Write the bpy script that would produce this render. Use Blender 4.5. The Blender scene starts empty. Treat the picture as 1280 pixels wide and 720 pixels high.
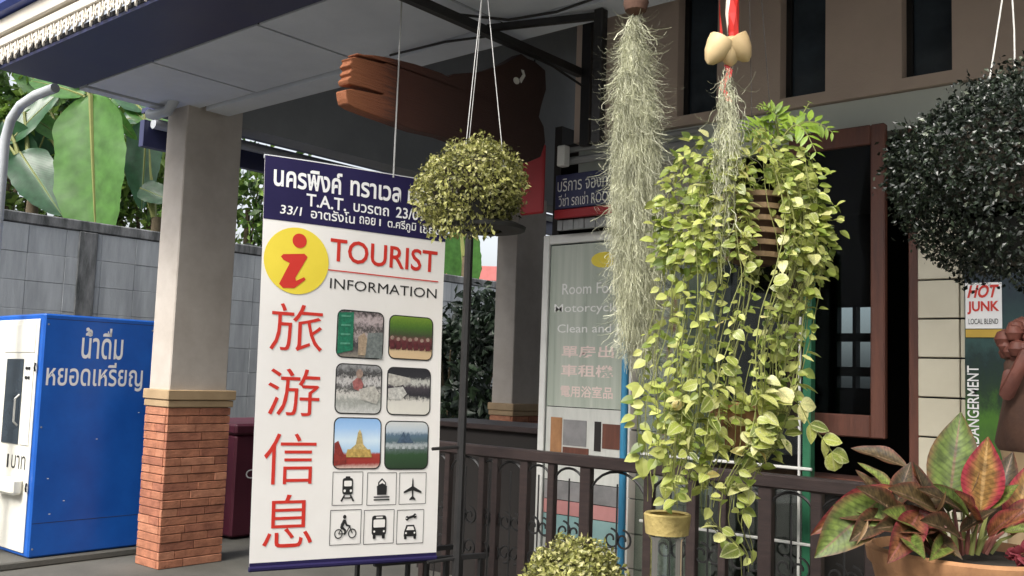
import bpy, math, random
from mathutils import Vector, Matrix, Quaternion
random.seed(11)
R = math.radians
S = bpy.context.scene
C = S.collection

# ------------------------------------------------------------------ camera, sky, sun, exposure
EYE = Vector((0, 0, 1.5))
FPX = 1200.0
fh = Vector((-.65, .76, 0)).normalized(); rh = Vector((.76, .65, 0)).normalized(); uz = Vector((0, 0, 1))
PITCH = math.atan(110 / FPX); ROLL = R(2.0)
fwd = fh * math.cos(PITCH) + uz * math.sin(PITCH)
up0 = uz * math.cos(PITCH) - fh * math.sin(PITCH)
right = rh * math.cos(ROLL) + up0 * math.sin(ROLL)
up = up0 * math.cos(ROLL) - rh * math.sin(ROLL)
cd = bpy.data.cameras.new('camera'); cam = bpy.data.objects.new('camera', cd); C.objects.link(cam)
cd.sensor_width = 36; cd.lens = 36 * FPX / 1280; cd.clip_start = .05; cd.clip_end = 600
m = Matrix((right, up, -fwd)).transposed().to_4x4(); m.translation = EYE
cam.matrix_world = m; S.camera = cam

SUN_EL, SUN_AZ = 46, 176
w = bpy.data.worlds.new('World'); S.world = w; w.use_nodes = True
nt = w.node_tree; bg = nt.nodes['Background']
sky = nt.nodes.new('ShaderNodeTexSky'); sky.sky_type = 'NISHITA'; sky.sun_disc = False
sky.sun_elevation = R(SUN_EL); sky.sun_rotation = R(SUN_AZ); sky.dust_density = 5.0; sky.air_density = 1.0; sky.ozone_density = 1.0
hs = nt.nodes.new('ShaderNodeHueSaturation'); hs.inputs['Saturation'].default_value = .30
nt.links.new(sky.outputs[0], hs.inputs['Color']); nt.links.new(hs.outputs[0], bg.inputs['Color'])
bg.inputs['Strength'].default_value = .15
sl = bpy.data.lights.new('sun', 'SUN'); so = bpy.data.objects.new('sun', sl); C.objects.link(so)
sl.energy = 1.35; sl.angle = R(22); sl.color = (1, .95, .87)
sd = Vector((math.sin(R(SUN_AZ)) * math.cos(R(SUN_EL)), math.cos(R(SUN_AZ)) * math.cos(R(SUN_EL)), math.sin(R(SUN_EL))))
so.rotation_euler = sd.to_track_quat('Z', 'Y').to_euler()
vs = S.view_settings; vs.view_transform = 'Standard'; vs.look = 'None'; vs.gamma = 1; vs.use_curve_mapping = False
vs.exposure = 1.05
S.cycles.max_bounces = 8

# ------------------------------------------------------------------ helpers
def W(px, py, X=None, Y=None, D=None, Z=None):
    d = fwd + right * ((px - 640) / FPX) - up * ((py - 360) / FPX)
    if X is not None: t = (X - EYE.x) / d.x
    elif Y is not None: t = (Y - EYE.y) / d.y
    elif Z is not None: t = (Z - EYE.z) / d.z
    else: t = D / d.dot(fh)
    return EYE + d * t

MATS = {}
def mat(name, c1, c2=None, scale=6, rough=.6, bump=0, bscale=40, metal=0, spec=.5, stops=None, coord='Object', stretch=None, detail=6, trans=0, alpha=1):
    if name in MATS: return MATS[name]
    M = bpy.data.materials.new(name); M.use_nodes = True; MATS[name] = M
    n = M.node_tree.nodes; l = M.node_tree.links; b = n['Principled BSDF']
    b.inputs['Roughness'].default_value = rough; b.inputs['Metallic'].default_value = metal
    b.inputs['Specular IOR Level'].default_value = spec
    b.inputs['Transmission Weight'].default_value = trans
    b.inputs['Alpha'].default_value = alpha
    tc = n.new('ShaderNodeTexCoord'); mp = n.new('ShaderNodeMapping'); coord != 'World' and l.new(tc.outputs[coord], mp.inputs[0])
    if coord == 'World': l.new(n.new('ShaderNodeNewGeometry').outputs['Position'], mp.inputs[0])
    if stretch: mp.inputs['Scale'].default_value = stretch
    if c2 is None: c2 = tuple(v * .8 for v in c1)
    nz = n.new('ShaderNodeTexNoise'); nz.inputs['Scale'].default_value = scale; nz.inputs['Detail'].default_value = detail
    nz.inputs['Roughness'].default_value = .65
    l.new(mp.outputs[0], nz.inputs['Vector'])
    cr = n.new('ShaderNodeValToRGB'); l.new(nz.outputs['Fac'], cr.inputs[0])
    e = cr.color_ramp.elements
    e[0].position = .35; e[1].position = .68; e[0].color = (*c2, 1); e[1].color = (*c1, 1)
    if stops:
        e[0].position, e[0].color = stops[0][0], (*stops[0][1], 1); e[1].position, e[1].color = stops[-1][0], (*stops[-1][1], 1)
        for p, c in stops[1:-1]:
            q = e.new(p); q.color = (*c, 1)
    l.new(cr.outputs[0], b.inputs['Base Color'])
    rr = n.new('ShaderNodeMapRange'); rr.inputs['To Min'].default_value = max(0, rough - .1); rr.inputs['To Max'].default_value = min(1, rough + .12)
    l.new(nz.outputs['Fac'], rr.inputs[0]); l.new(rr.outputs[0], b.inputs['Roughness'])
    if bump:
        n2 = n.new('ShaderNodeTexNoise'); n2.inputs['Scale'].default_value = bscale; n2.inputs['Detail'].default_value = 5
        l.new(mp.outputs[0], n2.inputs['Vector'])
        bp = n.new('ShaderNodeBump'); bp.inputs['Strength'].default_value = bump; bp.inputs['Distance'].default_value = .01
        l.new(n2.outputs['Fac'], bp.inputs['Height']); l.new(bp.outputs[0], b.inputs['Normal'])
    return M

def leafmat(name, ramp, rand='object', rough=.4, transl=.35, rib=None, ribw=.08, edge=None, edgew=.8, veins=0, spec=.5, vcol=0):
    """leaf: colour by a random value per leaf, translucent, optional pale midrib / coloured margin"""
    M = bpy.data.materials.new(name); M.use_nodes = True; MATS[name] = M
    n = M.node_tree.nodes; l = M.node_tree.links; b = n['Principled BSDF']; out = n['Material Output']
    if rand == 'object':
        src = n.new('ShaderNodeObjectInfo').outputs['Random']
    else:
        src = n.new('ShaderNodeNewGeometry').outputs['Random Per Island']
    cr = n.new('ShaderNodeValToRGB'); e = cr.color_ramp.elements
    e[0].position, e[0].color = ramp[0][0], (*ramp[0][1], 1); e[1].position, e[1].color = ramp[-1][0], (*ramp[-1][1], 1)
    for p, c in ramp[1:-1]:
        q = e.new(p); q.color = (*c, 1)
    l.new(src, cr.inputs[0]); col = cr.outputs[0]
    tc = n.new('ShaderNodeTexCoord')
    nz = n.new('ShaderNodeTexNoise'); nz.inputs['Scale'].default_value = 14; nz.inputs['Detail'].default_value = 3
    l.new(tc.outputs['Object'], nz.inputs['Vector'])
    mr = n.new('ShaderNodeMapRange'); mr.inputs['To Min'].default_value = .72; mr.inputs['To Max'].default_value = 1.25
    mr.inputs['From Min'].default_value = .3; mr.inputs['From Max'].default_value = .7
    l.new(nz.outputs['Fac'], mr.inputs[0])
    mu = n.new('ShaderNodeMixRGB'); mu.blend_type = 'MULTIPLY'; mu.inputs[0].default_value = 1
    l.new(col, mu.inputs[1]); l.new(mr.outputs[0], mu.inputs[2]); col = mu.outputs[0]
    at = n.new('ShaderNodeAttribute'); at.attribute_name = 'rib'
    def blend(col, c, lo, hi, flip=False):
        g = n.new('ShaderNodeMapRange'); g.inputs['From Min'].default_value = lo; g.inputs['From Max'].default_value = hi
        if flip: g.inputs['To Min'].default_value = 1; g.inputs['To Max'].default_value = 0
        ad = n.new('ShaderNodeMath'); ad.operation = 'MULTIPLY_ADD'; l.new(nz.outputs['Fac'], ad.inputs[0]); ad.inputs[1].default_value = .45 if not flip else 0; ad.inputs[2].default_value = -.22 if not flip else 0
        a2 = n.new('ShaderNodeMath'); l.new(at.outputs['Fac'], a2.inputs[0]); l.new(ad.outputs[0], a2.inputs[1])
        l.new(a2.outputs[0], g.inputs[0])
        x = n.new('ShaderNodeMixRGB'); l.new(g.outputs[0], x.inputs[0]); l.new(col, x.inputs[1]); x.inputs[2].default_value = (*c, 1)
        return x.outputs[0]
    if edge: col = blend(col, edge, edgew - .25, edgew + .15)
    if rib: col = blend(col, rib, ribw * .4, ribw, True)
    if vcol:
        b3 = n.new('ShaderNodeAttribute'); b3.attribute_name = 'along'
        k1 = n.new('ShaderNodeMath'); k1.operation = 'MULTIPLY_ADD'; l.new(at.outputs['Fac'], k1.inputs[0]); k1.inputs[1].default_value = -.16; l.new(b3.outputs['Fac'], k1.inputs[2])
        k2 = n.new('ShaderNodeMath'); k2.operation = 'MULTIPLY'; l.new(k1.outputs[0], k2.inputs[0]); k2.inputs[1].default_value = 95
        k3 = n.new('ShaderNodeMath'); k3.operation = 'SINE'; l.new(k2.outputs[0], k3.inputs[0])
        k4 = n.new('ShaderNodeMapRange'); k4.inputs['From Min'].default_value = .2; k4.inputs['From Max'].default_value = 1; k4.inputs['To Min'].default_value = 1; k4.inputs['To Max'].default_value = 1 - vcol; l.new(k3.outputs[0], k4.inputs[0])
        s2 = n.new('ShaderNodeTexNoise'); s2.inputs['Scale'].default_value = 9; s2.inputs['Detail'].default_value = 8; l.new(tc.outputs['Object'], s2.inputs['Vector'])
        s3 = n.new('ShaderNodeMapRange'); s3.inputs['From Min'].default_value = .35; s3.inputs['From Max'].default_value = .65; s3.inputs['To Min'].default_value = .55; s3.inputs['To Max'].default_value = 1.3; l.new(s2.outputs['Fac'], s3.inputs[0])
        k5 = n.new('ShaderNodeMath'); k5.operation = 'MULTIPLY'; l.new(k4.outputs[0], k5.inputs[0]); l.new(s3.outputs[0], k5.inputs[1])
        k6 = n.new('ShaderNodeMixRGB'); k6.blend_type = 'MULTIPLY'; k6.inputs[0].default_value = 1; l.new(col, k6.inputs[1]); l.new(k5.outputs[0], k6.inputs[2]); col = k6.outputs[0]
    l.new(col, b.inputs['Base Color']); b.inputs['Roughness'].default_value = rough; b.inputs['Specular IOR Level'].default_value = spec
    if veins:
        a3 = n.new('ShaderNodeAttribute'); a3.attribute_name = 'along'
        m1 = n.new('ShaderNodeMath'); m1.operation = 'MULTIPLY_ADD'; l.new(at.outputs['Fac'], m1.inputs[0]); m1.inputs[1].default_value = -.12; l.new(a3.outputs['Fac'], m1.inputs[2])
        m2 = n.new('ShaderNodeMath'); m2.operation = 'MULTIPLY'; l.new(m1.outputs[0], m2.inputs[0]); m2.inputs[1].default_value = veins
        m3 = n.new('ShaderNodeMath'); m3.operation = 'SINE'; l.new(m2.outputs[0], m3.inputs[0])
        bp = n.new('ShaderNodeBump'); bp.inputs['Strength'].default_value = .045; bp.inputs['Distance'].default_value = .01
        l.new(m3.outputs[0], bp.inputs['Height']); l.new(bp.outputs[0], b.inputs['Normal'])
    if transl:
        t = n.new('ShaderNodeBsdfTranslucent'); l.new(col, t.inputs[0])
        mx = n.new('ShaderNodeMixShader'); mx.inputs[0].default_value = transl
        l.new(b.outputs[0], mx.inputs[1]); l.new(t.outputs[0], mx.inputs[2]); l.new(mx.outputs[0], out.inputs[0])
    return M

def glassmat(name, tint, rough=.02, frac=.12, body=.0, bodycol=(.5, .5, .5)):
    """thin architectural glass: transparent tint + mirror by Fresnel + optional diffuse layer"""
    M = bpy.data.materials.new(name); M.use_nodes = True; MATS[name] = M
    n = M.node_tree.nodes; l = M.node_tree.links; out = n['Material Output']; n.remove(n['Principled BSDF'])
    tr = n.new('ShaderNodeBsdfTransparent'); tr.inputs[0].default_value = (*tint, 1)
    gl = n.new('ShaderNodeBsdfGlossy'); gl.inputs['Roughness'].default_value = rough
    tc = n.new('ShaderNodeTexCoord'); nz = n.new('ShaderNodeTexNoise'); nz.inputs['Scale'].default_value = 1.3; l.new(tc.outputs['Object'], nz.inputs['Vector'])
    bp = n.new('ShaderNodeBump'); bp.inputs['Strength'].default_value = .06; bp.inputs['Distance'].default_value = .1; l.new(nz.outputs['Fac'], bp.inputs['Height']); l.new(bp.outputs[0], gl.inputs['Normal'])
    fr = n.new('ShaderNodeFresnel'); fr.inputs[0].default_value = 1.5
    ad = n.new('ShaderNodeMath'); l.new(fr.outputs[0], ad.inputs[0]); ad.inputs[1].default_value = frac
    mx = n.new('ShaderNodeMixShader'); l.new(ad.outputs[0], mx.inputs[0]); 
    base = tr.outputs[0]
    if body:
        df = n.new('ShaderNodeBsdfDiffuse'); df.inputs[0].default_value = (*bodycol, 1)
        m2 = n.new('ShaderNodeMixShader'); m2.inputs[0].default_value = body; l.new(tr.outputs[0], m2.inputs[1]); l.new(df.outputs[0], m2.inputs[2]); base = m2.outputs[0]
    l.new(base, mx.inputs[1]); l.new(gl.outputs[0], mx.inputs[2]); l.new(mx.outputs[0], out.inputs[0])
    return M

def grad(name, stops, axis=2, noise=.25, nscale=6, rough=.6, stretch=None, bump=0):
    """printed picture: colours up the print's own height, broken up by noise"""
    M = bpy.data.materials.new(name); M.use_nodes = True; MATS[name] = M
    n = M.node_tree.nodes; l = M.node_tree.links; b = n['Principled BSDF']; b.inputs['Roughness'].default_value = rough
    tc = n.new('ShaderNodeTexCoord'); sp = n.new('ShaderNodeSeparateXYZ'); l.new(tc.outputs['Generated'], sp.inputs[0])
    nz = n.new('ShaderNodeTexNoise'); nz.inputs['Scale'].default_value = nscale; nz.inputs['Detail'].default_value = 8; nz.inputs['Roughness'].default_value = .75
    mp = n.new('ShaderNodeMapping'); l.new(tc.outputs['Generated'], mp.inputs[0]); l.new(mp.outputs[0], nz.inputs['Vector'])
    if stretch: mp.inputs['Scale'].default_value = stretch
    m1 = n.new('ShaderNodeMath'); m1.operation = 'MULTIPLY_ADD'; l.new(nz.outputs['Fac'], m1.inputs[0]); m1.inputs[1].default_value = noise * 2
    l.new(sp.outputs[axis], m1.inputs[2])
    m2 = n.new('ShaderNodeMath'); m2.operation = 'SUBTRACT'; l.new(m1.outputs[0], m2.inputs[0]); m2.inputs[1].default_value = noise
    cr = n.new('ShaderNodeValToRGB'); l.new(m2.outputs[0], cr.inputs[0]); e = cr.color_ramp.elements
    e[0].position, e[0].color = stops[0][0], (*stops[0][1], 1); e[1].position, e[1].color = stops[-1][0], (*stops[-1][1], 1)
    for p, c in stops[1:-1]:
        q = e.new(p); q.color = (*c, 1)
    l.new(cr.outputs[0], b.inputs['Base Color'])
    if bump:
        bp = n.new('ShaderNodeBump'); bp.inputs['Strength'].default_value = bump; bp.inputs['Distance'].default_value = .01; l.new(nz.outputs['Fac'], bp.inputs['Height']); l.new(bp.outputs[0], b.inputs['Normal'])
    return M

ORG = {}
def thing(name, label, cat, loc=(0, 0, 0), group=None, kind=None):
    o = bpy.data.objects.new(name, None); C.objects.link(o); o.location = loc; o.empty_display_size = .1
    o['label'] = label; o['category'] = cat
    if group: o['group'] = group
    ORG[o.name] = Vector(loc)
    return o
def tag(o, label=None, cat=None, group=None, kind=None):
    if label: o['label'] = label
    if cat: o['category'] = cat
    if group: o['group'] = group
    if kind: o['kind'] = kind
    return o
def link(name, me, parent=None, material=None):
    o = bpy.data.objects.new(name, me); C.objects.link(o)
    if parent is not None:
        o.parent = parent; ORG[o.name] = ORG[parent.name]
    if material is not None:
        if len(me.materials) == 0: me.materials.append(MATS[material] if isinstance(material, str) else material)
    return o

class MB:
    def __init__(s): s.v = []; s.f = []; s.a = {}
    def add(s, vs, fs):
        k = len(s.v); s.v += [Vector(p) for p in vs]; s.f += [tuple(i + k for i in f) for f in fs]; return s
    def box(s, a, b, bev=0, M=None):
        x0, y0, z0 = (min(a[i], b[i]) for i in range(3)); x1, y1, z1 = (max(a[i], b[i]) for i in range(3))
        if not bev:
            vs = [(x, y, z) for z in (z0, z1) for y in (y0, y1) for x in (x0, x1)]
            fs = [(0, 2, 3, 1), (4, 5, 7, 6), (0, 1, 5, 4), (2, 6, 7, 3), (0, 4, 6, 2), (1, 3, 7, 5)]
        else:
            import bmesh
            bm = bmesh.new(); bmesh.ops.create_cube(bm, size=1)
            for q in bm.verts: q.co = Vector(((x0 + x1) / 2 + q.co.x * (x1 - x0), (y0 + y1) / 2 + q.co.y * (y1 - y0), (z0 + z1) / 2 + q.co.z * (z1 - z0)))
            bmesh.ops.bevel(bm, geom=bm.edges[:], offset=bev, segments=1, affect='EDGES')
            bm.verts.ensure_lookup_table(); vs = [q.co.copy() for q in bm.verts]; fs = [[q.index for q in f.verts] for f in bm.faces]; bm.free()
        if M is not None: vs = [M @ Vector(p) for p in vs]
        return s.add(vs, fs)
    def tube(s, pts, r, n=6, cap=True):
        pts = [Vector(p) for p in pts]; rs = r if isinstance(r, (list, tuple)) else [r] * len(pts)
        k = len(s.v); prev = None
        for i, p in enumerate(pts):
            t = (pts[min(i + 1, len(pts) - 1)] - pts[max(i - 1, 0)]).normalized()
            if prev is None:
                a = Vector((0, 0, 1)) if abs(t.z) < .9 else Vector((1, 0, 0))
                u = t.cross(a).normalized()
            else:
                u = (prev - t * prev.dot(t)).normalized()
            prev = u; q = t.cross(u)
            for j in range(n):
                an = 2 * math.pi * j / n + math.pi / n
                s.v.append(p + (u * math.cos(an) + q * math.sin(an)) * rs[i])
        for i in range(len(pts) - 1):
            for j in range(n):
                a0 = k + i * n + j; a1 = k + i * n + (j + 1) % n
                s.f.append((a0, a1, a1 + n, a0 + n))
        if cap:
            s.f.append(tuple(k + j for j in reversed(range(n)))); s.f.append(tuple(k + (len(pts) - 1) * n + j for j in range(n)))
        return s
    def lathe(s, prof, c, n=24, M=None, wob=0):
        k = len(s.v)
        for r, z in prof:
            for j in range(n):
                an = 2 * math.pi * j / n; rr = r * (1 + wob * math.sin(3 * an + z * 9))
                p = Vector((rr * math.cos(an), rr * math.sin(an), z))
                s.v.append((M @ p if M is not None else p) + Vector(c))
        for i in range(len(prof) - 1):
            for j in range(n):
                a0 = k + i * n + j; a1 = k + i * n + (j + 1) % n
                s.f.append((a0, a1, a1 + n, a0 + n))
        return s
    def prism(s, poly, fn, d0, d1):
        """poly: 2-D outline (may be concave); fn(x, y, d) -> 3-D"""
        from mathutils.geometry import tessellate_polygon
        n = len(poly); tris = tessellate_polygon([[Vector((p[0], p[1], 0)) for p in poly]])
        k = len(s.v); s.v += [Vector(fn(p[0], p[1], d1)) for p in poly]
        s.f += [tuple(k + i for i in t) for t in tris]
        if d0 is not None:
            s.v += [Vector(fn(p[0], p[1], d0)) for p in poly]
            s.f += [tuple(k + n + i for i in reversed(t)) for t in tris]
            for i in range(n): s.f.append((k + i, k + n + i, k + n + (i + 1) % n, k + (i + 1) % n))
        return s
    def grid(s, fn, nu, nv):
        k = len(s.v)
        for j in range(nv + 1):
            for i in range(nu + 1): s.v.append(Vector(fn(i / nu, j / nv)))
        for j in range(nv):
            for i in range(nu):
                a = k + j * (nu + 1) + i; s.f.append((a, a + 1, a + nu + 2, a + nu + 1))
        return s
    def mesh(s, name, org=Vector((0, 0, 0)), smooth=False):
        me = bpy.data.meshes.new(name); me.from_pydata([p - org for p in s.v], [], s.f); me.validate()
        import bmesh
        bm = bmesh.new(); bm.from_mesh(me); bmesh.ops.recalc_face_normals(bm, faces=bm.faces[:]); bm.to_mesh(me); bm.free()
        if smooth:
            me.polygons.foreach_set('use_smooth', [True] * len(me.polygons))
            try: me.set_sharp_from_angle(angle=R(42))
            except Exception: pass
        return me
    def build(s, name, material, parent=None, smooth=False, **kw):
        org = ORG[parent.name] if parent is not None else Vector((0, 0, 0))
        o = link(name, s.mesh(name, org, smooth), parent, material)
        tag(o, kw.get('label'), kw.get('cat'), kw.get('group'), kw.get('kind'))
        return o

def text2d(body, bold=0.0, spacing=1.0, shear=0):
    cu = bpy.data.curves.new('t', 'FONT'); cu.body = body; cu.offset = bold; cu.space_character = spacing; cu.shear = shear; cu.resolution_u = 3
    o = bpy.data.objects.new('t', cu); C.objects.link(o)
    dg = bpy.context.evaluated_depsgraph_get(); e = o.evaluated_get(dg); me = e.to_mesh()
    vs = [(q.co.x, q.co.y) for q in me.vertices]; fs = [tuple(p.vertices) for p in me.polygons]
    e.to_mesh_clear(); bpy.data.objects.remove(o); bpy.data.curves.remove(cu)
    if not vs: return [], []
    x0 = min(p[0] for p in vs); x1 = max(p[0] for p in vs); y0 = min(p[1] for p in vs); y1 = max(p[1] for p in vs)
    return [((x - x0) / (x1 - x0), (y - y0) / (y1 - y0)) for x, y in vs], fs
def text_on(name, body, fn, x0, x1, y0, y1, material, parent, bold=0.0, spacing=1.0, shear=0):
    """fn(x, y) -> point on the sheet; the text fills the box x0..x1, y0 (bottom) .. y1 (top)"""
    vs, fs = text2d(body, bold, spacing, shear)
    mb = MB(); mb.add([fn(x0 + (x1 - x0) * a, y0 + (y1 - y0) * b) for a, b in vs], fs)
    return mb.build(name, material, parent)

def leaf_data(L, wd, nseg=4, shape='ovate', droop=.15, fold=.15, wave=0, nh=1):
    """leaf along +Y, face +Z; returns verts, faces, rib, along"""
    v = []; f = []; rib = []; al = []
    cols = 2 * nh + 1
    for i in range(nseg + 1):
        t = i / nseg
        if shape == 'ovate': h = math.sin(math.pi * min(1, t ** .72 * 1.0)) ** .75
        elif shape == 'lance': h = math.sin(math.pi * t ** .85) ** .9
        elif shape == 'round': h = math.sqrt(max(0, 1 - (2 * t - 1) ** 2))
        else: h = min(1, (t * 6.5)) ** .5 * (1 - max(0, (t - .45) / .55) ** 2.0) ** .7 * (.86 + .14 * math.sin(math.pi * min(1, t * 1.2)) + .018 * math.sin(t * 37) + .012 * math.sin(t * 71))    # paddle (banana)
        h = max(h, .03) * wd / 2
        for j in range(cols):
            a = (j - nh) / nh
            z = -droop * L * t * t + fold * abs(a) * h + wave * L * math.sin(t * 13 + j * 2.1) * abs(a)
            v.append(Vector((a * h, L * t, z))); rib.append(abs(a)); al.append(t)
    for i in range(nseg):
        for j in range(cols - 1):
            k = i * cols + j; f.append((k, k + 1, k + cols + 1, k + cols))
    return v, f, rib, al
def leaf_mesh(name, *a, material=None, **k):
    v, f, rib, al = leaf_data(*a, **k)
    me = bpy.data.meshes.new(name); me.from_pydata(v, [], f)
    for nm, d in (('rib', rib), ('along', al)):
        at = me.attributes.new(nm, 'FLOAT', 'POINT'); at.data.foreach_set('value', d)
    me.polygons.foreach_set('use_smooth', [True] * len(f))
    if material: me.materials.append(MATS[material])
    return me
def frame(p, d, nrm, s=1.0):
    """matrix with +Y along d and +Z near nrm"""
    y = Vector(d).normalized(); x = y.cross(Vector(nrm))
    if x.length < 1e-4: x = y.cross(Vector((.3, .7, .6)))
    x.normalize(); z = x.cross(y)
    M = Matrix((x * s, y * s, z * s)).transposed().to_4x4(); M.translation = p
    return M
def leaves_stuff(name, mats_list, base, material, parent, **kw):
    v, f, rib, al = base; V = []; F = []; RB = []; AL = []
    for M in mats_list:
        k = len(V); V += [M @ p for p in v]; F += [tuple(i + k for i in q) for q in f]; RB += rib; AL += al
    org = ORG[parent.name]
    me = bpy.data.meshes.new(name); me.from_pydata([p - org for p in V], [], F)
    for nm, d in (('rib', RB), ('along', AL)):
        at = me.attributes.new(nm, 'FLOAT', 'POINT'); at.data.foreach_set('value', d)
    o = link(name, me, parent, material); o['kind'] = 'stuff'
    tag(o, kw.get('label')); return o
def put_leaf(name, me, M, parent):
    o = bpy.data.objects.new(name, me); C.objects.link(o); o.parent = parent; ORG[o.name] = ORG[parent.name]
    M = M.copy(); M.translation = M.translation - ORG[parent.name]
    o.matrix_basis = M; return o
def rv(): 
    while True:
        p = Vector((random.uniform(-1, 1), random.uniform(-1, 1), random.uniform(-1, 1)))
        if .05 < p.length < 1: return p.normalized()
def U(a, b): return random.uniform(a, b)
def lerp(a, b, t): return a + (b - a) * t
def interp(tab, x):
    if x <= tab[0][0]: return tab[0][1:]
    for p, q in zip(tab, tab[1:]):
        if x <= q[0]:
            t = (x - p[0]) / (q[0] - p[0]); return tuple(lerp(a, b, t) for a, b in zip(p[1:], q[1:]))
    return tab[-1][1:]

# ------------------------------------------------------------------ materials
mat('concrete', (.12, .115, .10), (.07, .068, .058), 1.2, .85, .3, 60)
mat('street', (.34, .33, .31), (.26, .25, .235), 3, .9, .4, 80)
mat('plaster', (.57, .52, .46), (.44, .39, .335), 2.4, .8, .12, 90)
mat('plaster_upper', (.62, .50, .41), (.52, .415, .34), 1.4, .85, .12, 90)
mat('grey_paint', (.31, .32, .32), (.25, .26, .26), 1.6, .8, .1, 70)
mat('lintel_paint', (.60, .64, .58), (.53, .57, .52), 1.5, .7, .1, 70)
mat('ceiling_board', (.70, .74, .80), (.58, .62, .68), 1.3, .75, .05, 60, coord='World')
mat('dark_joint', (.03, .03, .035), (.02, .02, .025), 5, .8)
mat('navy_paint', (.035, .04, .11), (.025, .03, .085), 2, .45, .06, 50)
mat('roof_blue', (.05, .09, .36), (.035, .06, .27), 3, .4, .1, 30)
mat('cream_paint', (.78, .72, .62), (.66, .6, .5), 5, .6, .1, 40)
mat('tan_cap', (.46, .33, .19), (.37, .26, .145), 4, .7, .15, 50)
mat('mortar', (.17, .095, .065), (.13, .07, .05), 8, .95, .3, 80)
for i, (a, b) in enumerate([((.50, .205, .115), (.30, .12, .068)), ((.56, .25, .145), (.37, .155, .09)), ((.43, .17, .10), (.25, .095, .057))]):
    mat('brick%d' % i, a, b, 11, .92, .6, 55, coord='World')
for i, (a, b) in enumerate([((.40, .425, .445), (.26, .28, .295)), ((.38, .405, .425), (.25, .27, .285)), ((.42, .445, .465), (.28, .30, .315))]):
    mat('block%d' % i, a, b, 2.2, .92, .3, 60, coord='World', stretch=(1, 3.5, .5))
mat('wall_mortar', (.24, .25, .26), (.15, .16, .165), 6, .95, .3, 60)
mat('coping', (.24, .245, .25), (.045, .05, .05), 3.2, .95, .4, 40, coord='World', stretch=(1, 2.5, .6))
mat('machine_blue', (.010, .115, .50), (.008, .085, .40), 2.6, .36, .06, 9)
mat('machine_white', (.80, .79, .72), (.72, .70, .62), 3, .35, .03, 20)
mat('white_ink', (.85, .85, .84), (.8, .8, .8), 4, .6)
mat('dark_glass', (.06, .08, .10), (.03, .04, .05), 2, .12)
mat('black_metal', (.018, .017, .017), (.01, .01, .01), 9, .5, .15, 60)
mat('rail_brown', (.042, .026, .023), (.022, .014, .013), 7, .5, .15, 50, stretch=(1, 6, 6))
mat('steel_wire', (.55, .55, .53), (.4, .4, .38), 9, .4, metal=.6)
mat('wood_sign', (.13, .04, .02), (.034, .014, .009), 3.0, .55, .5, 16, stretch=(1, 1.2, 7))
mat('banner_white', (.84, .82, .785), (.79, .765, .725), 2.2, .5, .12, 5)
mat('banner_navy', (.024, .019, .075), (.017, .014, .058), 1.5, .6, .05, 12, spec=.15)
mat('ink_red', (.60, .032, .02), (.58, .03, .018), 3, .5)
mat('ink_black', (.012, .012, .012), (.02, .02, .02), 3, .5)
mat('ink_yellow', (.85, .68, .06), (.78, .62, .05), 3, .5)
mat('pvc', (.55, .58, .60), (.42, .45, .47), 4, .35, .05, 20)
mat('pvc_blue', (.05, .25, .42), (.04, .2, .36), 4, .35)
mat('maroon', (.09, .012, .028), (.07, .009, .022), 3, .5)
mat('timber', (.15, .055, .034), (.085, .032, .022), 3, .5, .2, 20, stretch=(8, 8, 1))
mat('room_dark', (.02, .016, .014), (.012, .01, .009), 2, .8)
mat('tile_cream', (.60, .56, .44), (.54, .5, .39), 3, .35, .04, 30)
mat('tile_grey', (.36, .33, .28), (.30, .275, .235), 3, .4, .04, 30)
mat('terracotta', (.42, .215, .095), (.20, .095, .045), 7, .85, .8, 22, stretch=(1, 1, .45))
mat('clay_dark', (.11, .055, .035), (.07, .035, .024), 8, .85, .3, 40)
mat('pot_black', (.02, .02, .018), (.012, .012, .011), 6, .6)
mat('stem', (.22, .24, .07), (.16, .17, .05), 6, .6)
mat('bark', (.13, .10, .06), (.08, .06, .035), 9, .9, .5, 30)
mat('shell', (.66, .50, .27), (.54, .38, .19), 5, .5, .1, 30)
mat('ribbon', (.62, .04, .03), (.5, .03, .025), 5, .35)
mat('red_panel', (.36, .015, .02), (.3, .012, .016), 3, .5)
mat('soil', (.04, .03, .02), (.025, .02, .014), 12, .95, .5, 40)
mat('painted_reflection', (.50, .53, .46), (.36, .40, .335), 2.0, .3, stretch=(7, 7, .35), detail=3)  # street reflection painted as streaky grey-green colour on the door
mat('pale_ink', (.80, .80, .77), (.74, .74, .7), 3, .5)
mat('pink_ink', (.80, .66, .60), (.72, .58, .53), 3, .5)
mat('white_frame', (.72, .72, .68), (.62, .62, .58), 4, .5)
mat('far_wall', (.55, .53, .50), (.42, .40, .38), 2, .8)
mat('far_pink', (.52, .17, .16), (.42, .13, .12), 3, .8)
mat('street_dark', (.05, .05, .055), (.03, .03, .035), 2, .4)
mat('band_pink', (.55, .26, .25), (.46, .21, .2), 4, .6)
mat('band_teal', (.30, .46, .45), (.2, .36, .36), 4, .5)
mat('band_grey', (.28, .27, .27), (.16, .16, .16), 5, .5)
mat('glass_edge', (.04, .17, .09), (.03, .12, .065), 6, .12)
leafmat('vine_leaf', [(0, (.13, .17, .035)), (.3, (.34, .39, .08)), (.65, (.52, .54, .15)), (.93, (.66, .64, .30)), (1, (.58, .44, .12))], 'object', .38, .38, rib=(.50, .52, .22), ribw=.12, edge=(.55, .56, .30), edgew=.95)
leafmat('vine_leaf_far', [(0, (.10, .15, .03)), (.4, (.30, .37, .07)), (1, (.54, .56, .18))], 'island', .4, .4)
leafmat('dome_leaf', [(0, (.05, .05, .018)), (.3, (.18, .19, .05)), (.7, (.38, .38, .11)), (1, (.55, .52, .25))], 'island', .45, .3)
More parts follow.
